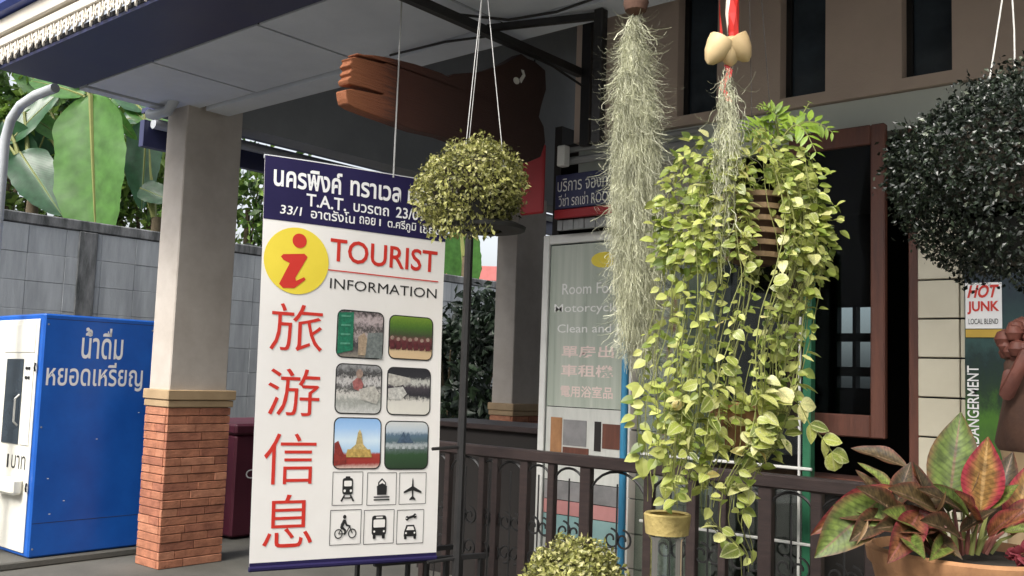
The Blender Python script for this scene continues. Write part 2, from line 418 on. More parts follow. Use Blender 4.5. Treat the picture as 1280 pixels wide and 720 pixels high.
leafmat('dark_leaf', [(0, (.006, .010, .006)), (.75, (.010, .016, .009)), (.95, (.035, .05, .03)), (1, (.16, .18, .13))], 'island', .3, .08, spec=.45)
leafmat('fern_leaf', [(0, (.16, .27, .03)), (1, (.30, .42, .06))], 'island', .4, .4)
leafmat('banana_leaf', [(0, (.055, .16, .03)), (1, (.10, .24, .045))], 'object', .42, .4, rib=(.26, .38, .14), ribw=.05, veins=75)
leafmat('banana_leaf_dark', [(0, (.02, .07, .035)), (1, (.04, .11, .045))], 'object', .3, .3, rib=(.10, .2, .08), ribw=.10, veins=260)
leafmat('shrub_leaf', [(0, (.02, .05, .012)), (.5, (.09, .18, .03)), (1, (.24, .36, .07))], 'island', .4, .35)
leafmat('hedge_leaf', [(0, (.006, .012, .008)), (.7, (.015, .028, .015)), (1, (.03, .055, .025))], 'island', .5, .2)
leafmat('agla_green', [(0, (.085, .13, .025)), (1, (.16, .20, .04))], 'object', .5, .2, rib=(.16, .11, .05), ribw=.08, edge=(.15, .06, .035), edgew=.92, veins=120, spec=.4, vcol=.28)
leafmat('agla_red', [(0, (.17, .065, .028)), (1, (.26, .10, .04))], 'object', .5, .25, rib=(.24, .09, .07), ribw=.12, edge=(.20, .032, .036), edgew=.8, veins=120, spec=.4, vcol=.28)
leafmat('agla_pink', [(0, (.28, .16, .045)), (1, (.34, .18, .055))], 'object', .5, .3, rib=(.48, .3, .12), ribw=.12, edge=(.34, .04, .055), edgew=.66, veins=120, spec=.4, vcol=.28)
leafmat('agla_bronze', [(0, (.045, .032, .014)), (1, (.09, .06, .024))], 'object', .5, .2, rib=(.16, .10, .06), ribw=.10, edge=(.15, .05, .03), edgew=.9, veins=120, spec=.4, vcol=.28)
leafmat('moss_strand', [(0, (.34, .345, .23)), (.5, (.52, .525, .37)), (1, (.68, .68, .53))], 'island', .7, .25)
leafmat('dry_leaf', [(0, (.16, .09, .04)), (1, (.26, .16, .07))], 'object', .6, .2)
glassmat('pane_glass', (.6, .66, .68), frac=-.02)
glassmat('shop_glass', (.78, .86, .82), frac=.06)
glassmat('vase_glass', (.85, .9, .88), frac=.03)

# ------------------------------------------------------------------ setting: ground
o = MB().grid(lambda u, v: (-150 + 300 * u, -150 + 300 * v, 0), 8, 8).build('ground', 'concrete'); o['kind'] = 'structure'
o = MB().add([(-150, -9, .004), (150, -9, .004), (150, -2.5, .004), (-150, -2.5, .004)], [(0, 1, 2, 3)]).build('road', 'street'); o['kind'] = 'structure'

# ------------------------------------------------------------------ porch canopy
CZ = 3.48
cp = thing('porch_canopy', 'porch eave with navy soffit, pale ceiling boards and white lace trim', 'canopy', (-6.8, 3.2, 3.4))
xs = [-6.78, -5.87, -4.69, -3.5, -2.32, -1.13, .06, 1.25, 2.44, 3.63]
for a, b in zip(xs, xs[1:]):
    MB().box((a + .012, 3.13, CZ), (b - .012, 3.93, CZ + .012)).build('ceiling_panel', 'ceiling_board', cp)
MB().box((-6.9, 2.57, CZ + .02), (3.63, 4.0, CZ + .05)).build('ceiling_backing', 'dark_joint', cp)
MB().box((-6.9, 2.57, CZ - .006), (3.63, 3.10, CZ + .015)).build('soffit', 'navy_paint', cp)
MB().box((-6.9, 3.13, CZ - .01), (-6.80, 3.93, CZ + .015)).build('edge_strip', 'ceiling_board', cp)
MB().box((-6.56, 3.96, CZ - .02), (3.63, 4.16, 5.4)).build('beam', 'ceiling_board', cp)
MB().box((-6.94, 2.50, CZ + .19), (3.63, 2.56, CZ + .30), .008).build('fascia_board', 'cream_paint', cp)
MB().box((-6.94, 2.52, CZ + .115), (3.63, 2.555, CZ + .178), .006).build('lace_rail', 'cream_paint', cp)
MB().box((-6.95, 2.42, CZ + .305), (3.63, 2.60, CZ + .52), .03).build('roof_edge', 'roof_blue', cp)
MB().add([(-6.95, 2.45, CZ + .525), (3.63, 2.45, CZ + .525), (3.63, 9.2, 6.4), (-6.95, 9.2, 6.4)], [(0, 1, 2, 3)]).build('roof', 'roof_blue', cp)
MB().box((-6.96, 2.5, CZ + .02), (-6.91, 4.05, CZ + .30)).build('gable_board', 'navy_paint', cp)
# lace motif: two scrolls and a pointed drop, cut from board
def ring2(cx, cy, r0, r1, a0, a1, n=9):
    o_ = [(cx + r1 * math.cos(R(lerp(a0, a1, i / n))), cy + r1 * math.sin(R(lerp(a0, a1, i / n)))) for i in range(n + 1)]
    i_ = [(cx + r0 * math.cos(R(lerp(a1, a0, i / n))), cy + r0 * math.sin(R(lerp(a1, a0, i / n)))) for i in range(n + 1)]
    return o_ + i_
lm = MB(); fn = lambda x, y, d: (x, d, y)
lm.prism(ring2(.020, -.028, .009, .021, -60, 250), fn, 0, .012)
lm.prism(ring2(.056, -.040, .007, .018, 120, 430), fn, 0, .012)
lm.prism([(.030, 0), (.044, 0), (.050, -.03), (.040, -.075), (.028, -.045)], fn, .001, .013)
lm.prism([(.058, 0), (.07, 0), (.074, -.02), (.066, -.03)], fn, 0, .012)
lme = lm.mesh('lace_motif'); lme.materials.append(MATS['cream_paint'])
x = -6.93
while x < -3.4:
    o = bpy.data.objects.new('lace_motif', lme); C.objects.link(o); o.parent = cp; o.location = Vector((x, 2.53, CZ + .118)) - ORG[cp.name]; x += .105
    o.scale = (1.35, 1, U(1.5, 1.8))
# short gutter spout under the canopy corner
MB().tube([(-6.93, 3.70, CZ - .05), (-6.86, 3.70, CZ - .07), (-6.66, 3.70, CZ - .07), (-6.6, 3.72, CZ + .02)], .04, 10).build('spout', 'pvc', cp, True)

# downpipe left of the machine
MB().tube([(-7.0, 3.0, 3.47), (-7.25, 2.97, 3.45), (-7.45, 2.95, 3.40), (-7.56, 2.93, 3.30), (-7.61, 2.92, 3.15), (-7.62, 2.92, .0)], .036, 14).build('downpipe', 'pvc', None, True,
    label='pale plastic downpipe with an elbow under the eave corner', cat='pipe')

# ------------------------------------------------------------------ porch columns
def make_column(label):
    t = thing('porch_column', label, 'column', (-6.745, 4.075, 0), 'porch columns')
    MB().box((-6.89, 3.83, 1.30), (-6.6, 4.32, 3.56), .008).build('shaft', 'plaster', t)
    MB().box((-6.915, 3.795, 1.235), (-6.55, 4.38, 1.31), .006).build('cap', 'tan_cap', t)
    MB().box((-6.908, 3.805, 1.18), (-6.56, 4.365, 1.232), .006).build('cap_moulding', 'tan_cap', t)
    MB().box((-6.89, 3.83, 0), (-6.585, 4.335, 1.18)).build('brick_core', 'mortar', t)
    n = 19; h = 1.178 / n
    prot = {}
    for k in range(n):
        z0 = k * h + .003; z1 = (k + 1) * h - .003
        for face in ('X', 'Y'):
            lo, hi = (3.815, 4.35) if face == 'X' else (-6.897, -6.572)
            cuts = [lo]; p = lo + (U(.12, .3))
            while p < hi - .1: cuts.append(p); p += U(.22, .34)
            cuts.append(hi)
            for a, b in zip(cuts, cuts[1:]):
                e = U(-.003, .004)
                mb = MB()
                if face == 'X': mb.box((-6.60, a + .002, z0), (-6.572 + e, b - .002, z1), .003)
                else: mb.box((a + .002, 3.815 - e, z0), (b - .002 - (.028 if b == hi else 0), 3.845, z1), .003)
                mb.build('brick', 'brick%d' % random.choice([0, 0, 1, 2]), t)
    return t
def copy_tree(o, parent=None):
    c = o.copy(); C.objects.link(c); c.parent = parent; ORG[c.name] = ORG.get(o.name)
    for ch in [q for q in list(bpy.data.objects) if q.parent == o]: copy_tree(ch, c)
    return c
col1 = make_column('plastered porch column on brick base standing beside the blue machine')
col2 = copy_tree(col1); col2.location.y += 3.95; col2.location.z -= .1
col2['label'] = 'plastered porch column behind the dark railing, between hedge and glass door'

# ------------------------------------------------------------------ shop building
sb = thing('shop_building', 'shop front with brown-grey upper wall, slit windows and dark doorway', 'building', (-1.5, 4.9, 0))
FY = 4.8; XL = -3.63; XR = 3.6; ZB = 2.99; ZT = 5.6
slits = [(-2.88, -2.62), (-2.237, -1.983), (-1.59, -1.351), (-.95, -.70), (-.31, -.06)]
wb = MB(); xprev = XL
for a, b in slits:
    wb.box((xprev, FY, 3.05), (a, FY + .2, 4.75)); xprev = b
wb.box((xprev, FY, 3.05), (XR, FY + .2, 4.75))
wb.box((XL, FY, ZB), (XR, FY + .2, 3.05)); wb.box((XL, FY, 4.75), (XR, FY + .2, ZT))
wb.build('upper_wall', 'plaster_upper', sb)
for a, b in slits:
    win = MB().box((a, FY + .10, 3.05), (b, FY + .13, 4.75)).build('window', 'dark_glass', sb)
    MB().box((a - .001, FY + .075, 3.052), (a + .03, FY + .10, 4.748)).build('window_frame', 'black_metal', win)
MB().box((XL + .02, FY + .03, 2.80), (XR, FY + .2, 2.985)).build('lintel', 'lintel_paint', sb)
MB().box((-3.18, FY + .05, 0), (-2.62, FY + .2, 2.80)).build('pier', 'wall_mortar', sb)
for i in range(14):
    for j in range(3):
        MB().box((-3.18 + j * .187 + .003, FY + .03, .01 + i * .2), (-3.18 + (j + 1) * .187 - .003, FY + .055, .01 + (i + 1) * .2 - .006), .002).build('tile', 'tile_grey', sb)
MB().box((-1.5, FY - .02, 0), (XR, FY + .2, 2.80)).build('side_pier', 'dark_joint', sb)
for i in range(15):
    z0 = -.02 + i * .186
    MB().box((-1.5, FY - .05, z0 + .004), (-1.315, FY - .018, z0 + .182), .003).build('tile', 'tile_cream', sb)
for i in range(15):
    z0 = -.02 + i * .186
    for j in range(4):
        MB().box((-1.31 + j * .3 , FY - .045, z0 + .004), (-1.31 + j * .3 + .294, FY - .02, z0 + .182), .003).build('tile', 'tile_cream', sb)
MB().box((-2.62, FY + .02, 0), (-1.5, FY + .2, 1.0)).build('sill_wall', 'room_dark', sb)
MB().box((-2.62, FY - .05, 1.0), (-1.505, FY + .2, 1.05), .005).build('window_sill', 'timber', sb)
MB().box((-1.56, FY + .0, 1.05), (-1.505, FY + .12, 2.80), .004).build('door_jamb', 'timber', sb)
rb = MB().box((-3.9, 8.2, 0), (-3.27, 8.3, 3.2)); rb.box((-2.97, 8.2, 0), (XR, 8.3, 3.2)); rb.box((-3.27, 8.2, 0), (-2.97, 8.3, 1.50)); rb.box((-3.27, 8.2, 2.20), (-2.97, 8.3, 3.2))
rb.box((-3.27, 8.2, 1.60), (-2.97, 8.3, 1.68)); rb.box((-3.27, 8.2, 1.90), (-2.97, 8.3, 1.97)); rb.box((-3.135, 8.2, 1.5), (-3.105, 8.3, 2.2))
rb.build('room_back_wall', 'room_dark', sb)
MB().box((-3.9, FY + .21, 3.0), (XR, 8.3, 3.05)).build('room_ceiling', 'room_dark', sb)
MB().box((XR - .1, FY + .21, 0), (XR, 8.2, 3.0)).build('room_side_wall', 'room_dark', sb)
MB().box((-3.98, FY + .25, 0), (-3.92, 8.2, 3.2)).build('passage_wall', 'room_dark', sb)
MB().box((-6.87, 3.86, 3.42), (-6.62, 9.3, 6.2)).build('side_lintel', 'grey_paint', sb)
MB().box((-6.2, 9.05, 0), (-3.92, 9.2, 5.4)).build('added_shade_wall', 'room_dark', sb)  # added wall, stops light entering the passage from behind
MB().box((-6.87, 9.0, 5.4), (XR, 9.3, 6.2)).build('back_lintel', 'grey_paint', sb)
MB().box((-6.6, 4.17, 5.6), (XR, 9.0, 5.7)).build('added_shade_slab', 'grey_paint', sb)  # unseen slab added overhead to keep the recess dark
# casement
cs = MB()
for a, b in (((-2.14, 4.70, 1.26), (-2.07, 4.745, 2.81)), ((-1.71, 4.70, 1.26), (-1.64, 4.745, 2.81))): cs.box(a, b, .006)
cs.box((-2.07, 4.70, 1.26), (-1.71, 4.745, 1.37), .006); cs.box((-2.07, 4.70, 2.71), (-1.71, 4.745, 2.81), .006)
cs = cs.build('casement', 'timber', sb, label='brown timber casement frame with dark glass')
MB().box((-2.08, 4.715, 1.36), (-1.70, 4.725, 2.72)).build('pane', 'pane_glass', cs)

# side eave beyond the lintel: navy board + pale gutter
se = thing('side_gutter', 'pale gutter on a navy board under the far side of the porch', 'gutter', (-7.35, 6.5, 3.3))
MB().box((-7.45, 3.9, 3.28), (-7.38, 9.5, 3.50)).build('board', 'navy_paint', se)
MB().box((-7.44, 3.9, 3.56), (-6.9, 9.5, 3.60)).build('eave_board', 'navy_paint', se)
MB().tube([(-7.33, 3.95, 3.47), (-7.33, 9.4, 3.47)], .045, 10).build('gutter_pipe', 'pvc', se, True)
# ------------------------------------------------------------------ block wall
bw = thing('block_wall', 'grey concrete block wall with stained coping behind the blue machine', 'wall', (-10.2, 6, 0))
MB().box((-10.35, -1, 0), (-10.17, 13, 2.88)).build('core', 'wall_mortar', bw)
MB().box((-10.37, -1, 2.885), (-10.135, 13, 3.0), .012).build('coping', 'coping', bw)
MB().box((-10.18, 4.72, 0), (-10.125, 4.92, 2.88), .006).build('pilaster', 'coping', bw)
bm_ = {}
for i in range(3):
    me = MB().box((-.03, .0015, .0015), (.0165, .3885, .2885), .003).mesh('block'); me.materials.append(MATS['block%d' % i]); bm_[i] = me
for r_ in range(9):
    for c_ in range(31):
        y = .3 + c_ * .39 + (0 if r_ % 2 else .0)
        if r_ < 3 and y < 3.5: continue
        if 4.5 < y < 4.92 : pass
        o = bpy.data.objects.new('block', bm_[random.choice([0, 0, 1, 2])]); C.objects.link(o); o.parent = bw
        o.location = Vector((-10.16 + U(-.004, .003), y, .27 + r_ * .29)) - ORG[bw.name]
        # ------------------------------------------------------------------ machine
pl = MB().box((-9.0, 2.86, 0), (-7.2, 4.6, .055), .01).build('plinth', 'concrete', label='low concrete plinth under the blue water machine', cat='plinth')
vm = thing('water_machine', 'blue and white coin water machine on a low plinth beside the column', 'vending machine', (-7.65, 3.45, .055))
X1, X0, Y0, Y1, Z0, Z1 = -7.24, -8.15, 3.17, 4.06, .058, 1.84
MB().box((X0, Y0, Z0), (X1, Y1, Z1), .012).build('cabinet', 'machine_blue', vm)
MB().box((X0 + .03, Y0 - .012, Z0 + .03), (X1 - .06, Y0 - .001, Z1 - .04), .004).build('front_panel', 'machine_white', vm)
MB().box((X1 - .62, Y0 - .018, 1.55), (X1 - .10, Y0 - .0125, 1.76), .002).build('header_panel', 'machine_white', vm)
o = MB().box((X1 - .23, Y0 - .02, .86), (X1 - .09, Y0 - .0125, 1.50), .003).build('control_panel', 'white_frame', vm)
for k in range(4): MB().tube([(X1 - .19 + .045 * (k % 2), Y0 - .019, 1.43 - .07 * (k // 2)), (X1 - .19 + .045 * (k % 2), Y0 - .03, 1.43 - .07 * (k // 2))], .012, 8).build('button', 'ink_black', o)
MB().box((X1 - .56, Y0 - .02, .86), (X1 - .27, Y0 - .0125, 1.50), .003).build('window', 'dark_glass', vm)
MB().tube([(X1 - .29, Y0 - .02, 1.0), (X1 - .29, Y0 - .05, 1.03), (X1 - .29, Y0 - .05, 1.2), (X1 - .29, Y0 - .02, 1.23)], .008, 6).build('handle', 'steel_wire', vm)
MB().box((X1 - .5, Y0 - .10, .50), (X1 - .12, Y0 - .0125, .62), .02).build('spout_tray', 'machine_white', vm)
for z in (.56, 1.44): MB().tube([(X1 - .058, Y0 - .02, z - .03), (X1 - .045, Y0 - .03, z), (X1 - .058, Y0 - .02, z + .03)], .007, 6).build('latch', 'ink_black', vm)
fnM = lambda y, z: (X1 + .0012, y, z)
for z in (.30, 1.80): MB().box((X1 - .002, Y0 + .015, z), (X1 + .0008, Y1 - .015, z + .004)).build('panel_seam', 'dark_joint', vm)
for yy, zz in ((3.27, .62), (3.40, .45), (3.95, 1.1), (3.62, .9), (3.30, .36)): MB().box((X1 - .001, yy, zz), (X1 + .0009, yy + .014, zz + .006)).build('paint_chip', 'white_frame', vm)
for yy in (Y0 + .03, Y1 - .03):
    for zz in (.12, 1.0, 1.76): MB().tube([(X1 - .002, yy, zz), (X1 + .003, yy, zz)], .007, 8).build('screw', 'steel_wire', vm)
text_on('lettering', 'น้ำดื่ม', fnM, 3.46, 3.79, 1.515, 1.755, 'white_ink', vm, .012)
text_on('lettering', 'หยอดเหรียญ', fnM, 3.21, 3.97, 1.27, 1.49, 'white_ink', vm, .012)
text_on('lettering', '1', lambda x, z: (x, Y0 - .0135, z), X1 - .44, X1 - .41, .68, .78, 'ink_black', vm, .0)
text_on('lettering', 'บาท', lambda x, z: (x, Y0 - .0135, z), X1 - .36, X1 - .12, .68, .78, 'ink_black', vm, .0)
vm.rotation_euler.y = R(-.6)

# maroon chest behind the column
mc = thing('maroon_chest', 'dark maroon chest on the floor behind the brick column', 'chest', (-7.6, 5.2, 0))
MB().box((-8.2, 4.9, .02), (-7.3, 5.7, .90), .02).build('body', 'maroon', mc)
MB().box((-8.22, 4.88, .905), (-7.28, 5.72, 1.0), .02).build('lid', 'maroon', mc)
text_on('lettering', 'C LEA', lambda y, z: (-7.296, y, z), 5.02, 5.4, .52, .60, 'white_ink', mc, 0)

# ------------------------------------------------------------------ iron bracket, wooden board, rods
br = thing('sign_bracket', 'black iron bracket on the wall corner carrying the wooden board', 'bracket', (-3.45, 4.72, 2.9))
MB().box((-3.50, 4.68, 2.93), (-3.43, 4.75, 3.76), .004).build('upright', 'black_metal', br)
MB().box((-3.54, 2.62, 3.375), (-3.49, 4.70, 3.425), .003).build('arm', 'black_metal', br)
MB().tube([(-3.52, 3.83, 3.425), (-2.87, 4.05, 3.425)], .024, 4).build('cross_bar', 'black_metal', br)
MB().box((-2.925, 4.01, 2.73), (-2.87, 4.065, 3.457), .004).build('drop_bar', 'black_metal', br)
MB().box((-3.52, 4.65, 3.745), (-3.41, 4.775, 3.775)).build('top_plate', 'black_metal', br)
for nm_, P_ in (('black cable looping under the ceiling beside the hanging plant wires', [(-3.55, 3.6, 3.44), (-3.3, 3.75, 3.40), (-3.05, 3.85, 3.42), (-2.7, 3.9, 3.47)]), ('black cable clipped along the beam towards the iron bracket', [(-4.4, 3.9, 3.462), (-3.9, 3.88, 3.44), (-3.55, 3.9, 3.41), (-3.5, 4.4, 3.36), (-3.47, 4.67, 3.30)])):
    MB().tube(P_, .008, 6).build('cable', 'black_metal', None, True, label=nm_, cat='cable')
ws = thing('wooden_sign', 'reddish natural-edge wooden slab hanging from the iron bracket', 'wooden sign', (-3.6, 3.7, 2.7))
BX = -3.56
outl = [(434, 99), (439, 95), (436, 91), (440, 86), (436, 81), (440, 76), (438, 72), (444, 71), (481, 80), (483, 78), (446, 68), (447, 66), (455, 68), (470, 69), (492, 73), (520, 80), (552, 91), (561, 96), (568, 92), (600, 90), (630, 80), (652, 67), (660, 73), (668, 76), (682, 88), (683, 112), (677, 132), (674, 146), (680, 158), (682, 178), (676, 196), (660, 203), (628, 200), (585, 182), (552, 170), (520, 163), (490, 152), (462, 142), (444, 135), (435, 129), (433, 122), (432, 112), (440, 111), (479, 119), (480, 117), (458, 110), (436, 105)]
pts = [W(px, py, X=BX) for px, py in outl]
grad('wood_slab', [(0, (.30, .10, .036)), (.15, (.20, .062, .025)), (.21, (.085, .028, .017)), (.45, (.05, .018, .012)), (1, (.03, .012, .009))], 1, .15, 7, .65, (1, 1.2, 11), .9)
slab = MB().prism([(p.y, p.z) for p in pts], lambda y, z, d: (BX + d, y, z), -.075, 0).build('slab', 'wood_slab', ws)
bv = slab.modifiers.new('bev', 'BEVEL'); bv.width = .006; bv.segments = 2
c = W(645, 101, X=BX); em = MB()
em.prism([(c.y + .026 * math.cos(t * .5), c.z + .02 * math.sin(t * .5)) for t in range(12)], lambda y, z, d: (BX + d, y, z), .001, .006)
q = [W(px, py, X=BX) for px, py in ((649, 99), (653, 93), (651, 87), (654, 88), (656, 95), (651, 104))]
em.prism([(p.y, p.z) for p in q], lambda y, z, d: (BX + d, y, z), .001, .005)
em.build('emblem', 'white_frame', slab)
for px in (491, 668):
    p = W(px, 90, X=BX - .03); MB().tube([(BX - .03 if px > 600 else BX + .012, p.y, 3.40), (BX - .03 if px > 600 else BX + .012, p.y, 3.0 if px > 600 else 2.47)], .0045, 6).build('rod', 'steel_wire' if px < 600 else 'black_metal', ws)

# ------------------------------------------------------------------ banner
TL, BL = W(330, 190, D=4.53), W(315, 705, D=4.53)
Lx, Ly = (TL.x + BL.x) / 2, (TL.y + BL.y) / 2
TR = W(553, 450, D=5.04)
bd = Vector((TR.x - Lx, TR.y - Ly, 0)); BWID = bd.length; bd.normalize()
bn = Vector((bd.y, -bd.x, 0));
if bn.dot(EYE - Vector((Lx, Ly, 1.5))) < 0: bn = -bn
ZTOP, ZBOT = 2.515, .565
tilt = R(-.8)
bdt = bd * math.cos(tilt) + uz * math.sin(tilt); but = uz - bd * math.sin(R(1.1))
def BP(u, v, d=0):
    bow = .012 * math.sin(2.2 * u + 3.1 * v + .4) + .007 * math.sin(7 * v + 2.5 * u) + .001 * math.sin(9 * u - 5 * v) + .012 * (2 * u - 1) ** 3 * (1 - v)
    return Vector((Lx, Ly, ZTOP)) - bd * .022 + bdt * (u * BWID) - but * (v * (ZTOP - ZBOT)) + bn * (bow + d)
# photograph pixel -> sheet coordinate (plane homography of the four corners)
import numpy as np
def homog(src, dst):
    A = []
    for (x, y), (u, v) in zip(src, dst):
        A.append([x, y, 1, 0, 0, 0, -u * x, -u * y]); A.append([0, 0, 0, x, y, 1, -v * x, -v * y])
    h = np.linalg.solve(np.array(A, float), np.array([k for d in dst for k in d], float)); return np.append(h, 1).reshape(3, 3)
H = homog([(330, 190), (558, 221), (546, 686), (313, 705)], [(0, 0), (1, 0), (1, 1), (0, 1)])
def PU(x, y):
    q = H @ np.array([x, y, 1.0]); return q[0] / q[2], q[1] / q[2]
bn_t = thing('tourist_banner', 'white vinyl tourist information banner with navy header hanging under the wooden board', 'banner', tuple(BP(.5, 1)))
def sheet(name, u0, u1, v0, v1, d, material, nu=8, nv=12, parent=None):
    return MB().grid(lambda a, b: BP(lerp(u0, u1, a), lerp(v0, v1, b), d), nu, nv).build(name, material, parent or bn_t, True)
hv = PU(330, 271)[1]
MB().grid(lambda a, b: BP(a, b, 0), 16, 32).build('sheet', 'banner_white', bn_t, True)
MB().grid(lambda a, b: BP(a, b, -.004), 16, 32).build('backing', 'banner_navy', bn_t, True)
sheet('header', 0.001, .999, 0.001, hv, .0015, 'banner_navy', 16, 8)
sheet('bottom_band', 0.001, .999, .984, .9995, .0015, 'banner_navy', 16, 2)
MB().tube([BP(u, .998, 0) for u in [i / 10 - .0 for i in range(11)]], .013, 8).build('bottom_bar', 'banner_navy', bn_t, True)
MB().tube([BP(u, .003, -.01) for u in [i / 10 for i in range(11)]], .011, 8).build('top_bar', 'pvc', bn_t, True)
def TB(body, x0, y0, x1, y1, m_, bold=0, d=.0018, shear=0, spacing=1):
    """box by left-bottom (x0, y1) and right-top given along the sheet"""
    u0, v0 = PU(x0, y0); u1, v1 = PU(x1, y1)
    return text_on('lettering', body, lambda u, v: BP(u, -v, d), u0, u1, -max(v0, v1), -min(v0, v1), m_, bn_t, bold, spacing, shear)
def TBv(body, u0, u1, v0, v1, m_, bold=0, d=.003, shear=0):
    return text_on('lettering', body, lambda u, v: BP(u, -v, d), u0, u1, -v1, -v0, m_, bn_t, bold, 1, shear)
TBv('นครพิงค์ ทราเวล เซ็นเตอร์', .035, 1.14 * .985, .022, .070, 'white_ink', .022) if False else None
TBv('นครพิงค์', .045, .395, .020, .075, 'white_ink', .024)
TBv('ทราเวล', .44, .725, .032, .072, 'white_ink', .024)
TBv('เซ็น', .765, .975, .018, .072, 'white_ink', .024)
TBv('T.A.T.', .21, .42, .083, .115, 'white_ink', .016)
TBv('บวรตถ', .46, .66, .090, .112, 'white_ink', .014)
TBv('23/0197', .70, .945, .083, .112, 'white_ink', .016)
TBv('33/1', .08, .19, .120, .142, 'white_ink', .012, shear=.1)
TBv('อาตรังโน', .235, .47, .116, .144, 'white_ink', .012)
TBv('ถอย', .495, .585, .121, .141, 'white_ink', .012)
TBv('1', .607, .616, .122, .140, 'white_ink', .012)
TBv('ต.ศรีภูมิ', .655, .82, .117, .147, 'white_ink', .012)
TBv('เชียงใ', .845, .985, .117, .143, 'white_ink', .012)
# round i emblem
def ell(cx, cy, rx, ry, n=32): return [(cx + rx * math.cos(2 * math.pi * i / n), cy + ry * math.sin(2 * math.pi * i / n)) for i in range(n)]
SH = lambda d: (lambda u, v, q: BP(u, v, d))
UA = BWID / (ZTOP - ZBOT)
cu_, cv_ = PU(369, 323)
MB().grid(lambda a, b: BP(cu_ + .165 * b * math.cos(2 * math.pi * a), cv_ + .165 * UA * b * math.sin(2 * math.pi * a), .0025), 40, 6).build('emblem_disc', 'ink_yellow', bn_t)
im = MB()
im.prism(ell(*PU(372, 298), .036, .036 * UA), SH(.004), None, 0)
im.prism([PU(x, y) for x, y in ((352, 315), (378, 314), (382, 318), (367, 344), (368, 348), (378, 343), (380, 346), (366, 357), (352, 357), (347, 352), (360, 326), (352, 322), (349, 318))], SH(.004), None, 0)
im.build('emblem_letter', 'ink_red', bn_t)
TB('TOURIST', 411, 293, 546, 333, 'ink_red', .012)
TB('INFORMATION', 411, 343, 546, 365, 'ink_black', 0)
u0, v0 = PU(408, 336); u1, v1 = PU(548, 341)
sheet('red_line', u0, u1, (v0 + v1) / 2 - .0015, (v0 + v1) / 2 + .0015, .003, 'ink_red', 6, 1)
for ch, (x0, y0, x1, y1) in zip('旅游信息', ((338, 375, 402, 436), (336, 456, 399, 515), (332, 537, 395, 598), (331, 613, 391, 674))):
    TB(ch, x0, y0, x1, y1, 'ink_red', -.004, d=.0022)
# six printed photographs
def rrect(u0, v0, u1, v1, r=.035, n=4):
    P = []; rv_ = r * UA
    for cx, cy, a0 in ((u1 - r, v1 - rv_, 0), (u0 + r, v1 - rv_, 90), (u0 + r, v0 + rv_, 180), (u1 - r, v0 + rv_, 270)):
        for i in range(n + 1):
            an = R(a0 + 90 * i / n); P.append((cx + r * math.cos(an), cy + rv_ * math.sin(an)))
    return P
pics = [((421, 381, 479, 443), [(.0, (.25, .22, .18)), (.3, (.04, .04, .05)), (.5, (.45, .38, .36)), (.62, (.03, .03, .03)), (.8, (.5, .42, .42)), (1, (.06, .05, .05))], .35, 5),
        ((487, 386, 541, 443), [(.0, (.66, .48, .28)), (.2, (.60, .44, .26)), (.26, (.04, .02, .02)), (.45, (.16, .05, .05)), (.55, (.05, .06, .03)), (.75, (.06, .14, .02)), (1, (.16, .27, .03))], .16, 9),
        ((420, 448, 477, 511), [(.0, (.55, .55, .52)), (.25, (.30, .31, .28)), (.4, (.62, .6, .55)), (.52, (.03, .03, .03)), (.65, (.6, .58, .56)), (.8, (.03, .03, .03)), (1, (.3, .3, .3))], .35, 5),
        ((485, 451, 538, 511), [(.0, (.7, .68, .6)), (.3, (.62, .6, .54)), (.4, (.02, .02, .025)), (.6, (.06, .05, .06)), (.7, (.55, .55, .5)), (.8, (.03, .03, .035)), (1, (.02, .02, .025))], .2, 5),
        ((418, 515, 476, 578), [(.0, (.65, .5, .42)), (.1, (.30, .03, .025)), (.28, (.36, .05, .03)), (.33, (.36, .55, .75)), (.55, (.62, .75, .85)), (.8, (.35, .55, .82)), (1, (.25, .45, .75))], .06, 6),
        ((482, 518, 535, 577), [(.0, (.02, .045, .02)), (.3, (.03, .075, .03)), (.42, (.10, .14, .13)), (.5, (.40, .44, .45)), (.58, (.08, .13, .15)), (.72, (.10, .16, .22)), (.8, (.45, .52, .58)), (1, (.6, .62, .6))], .12, 8)]
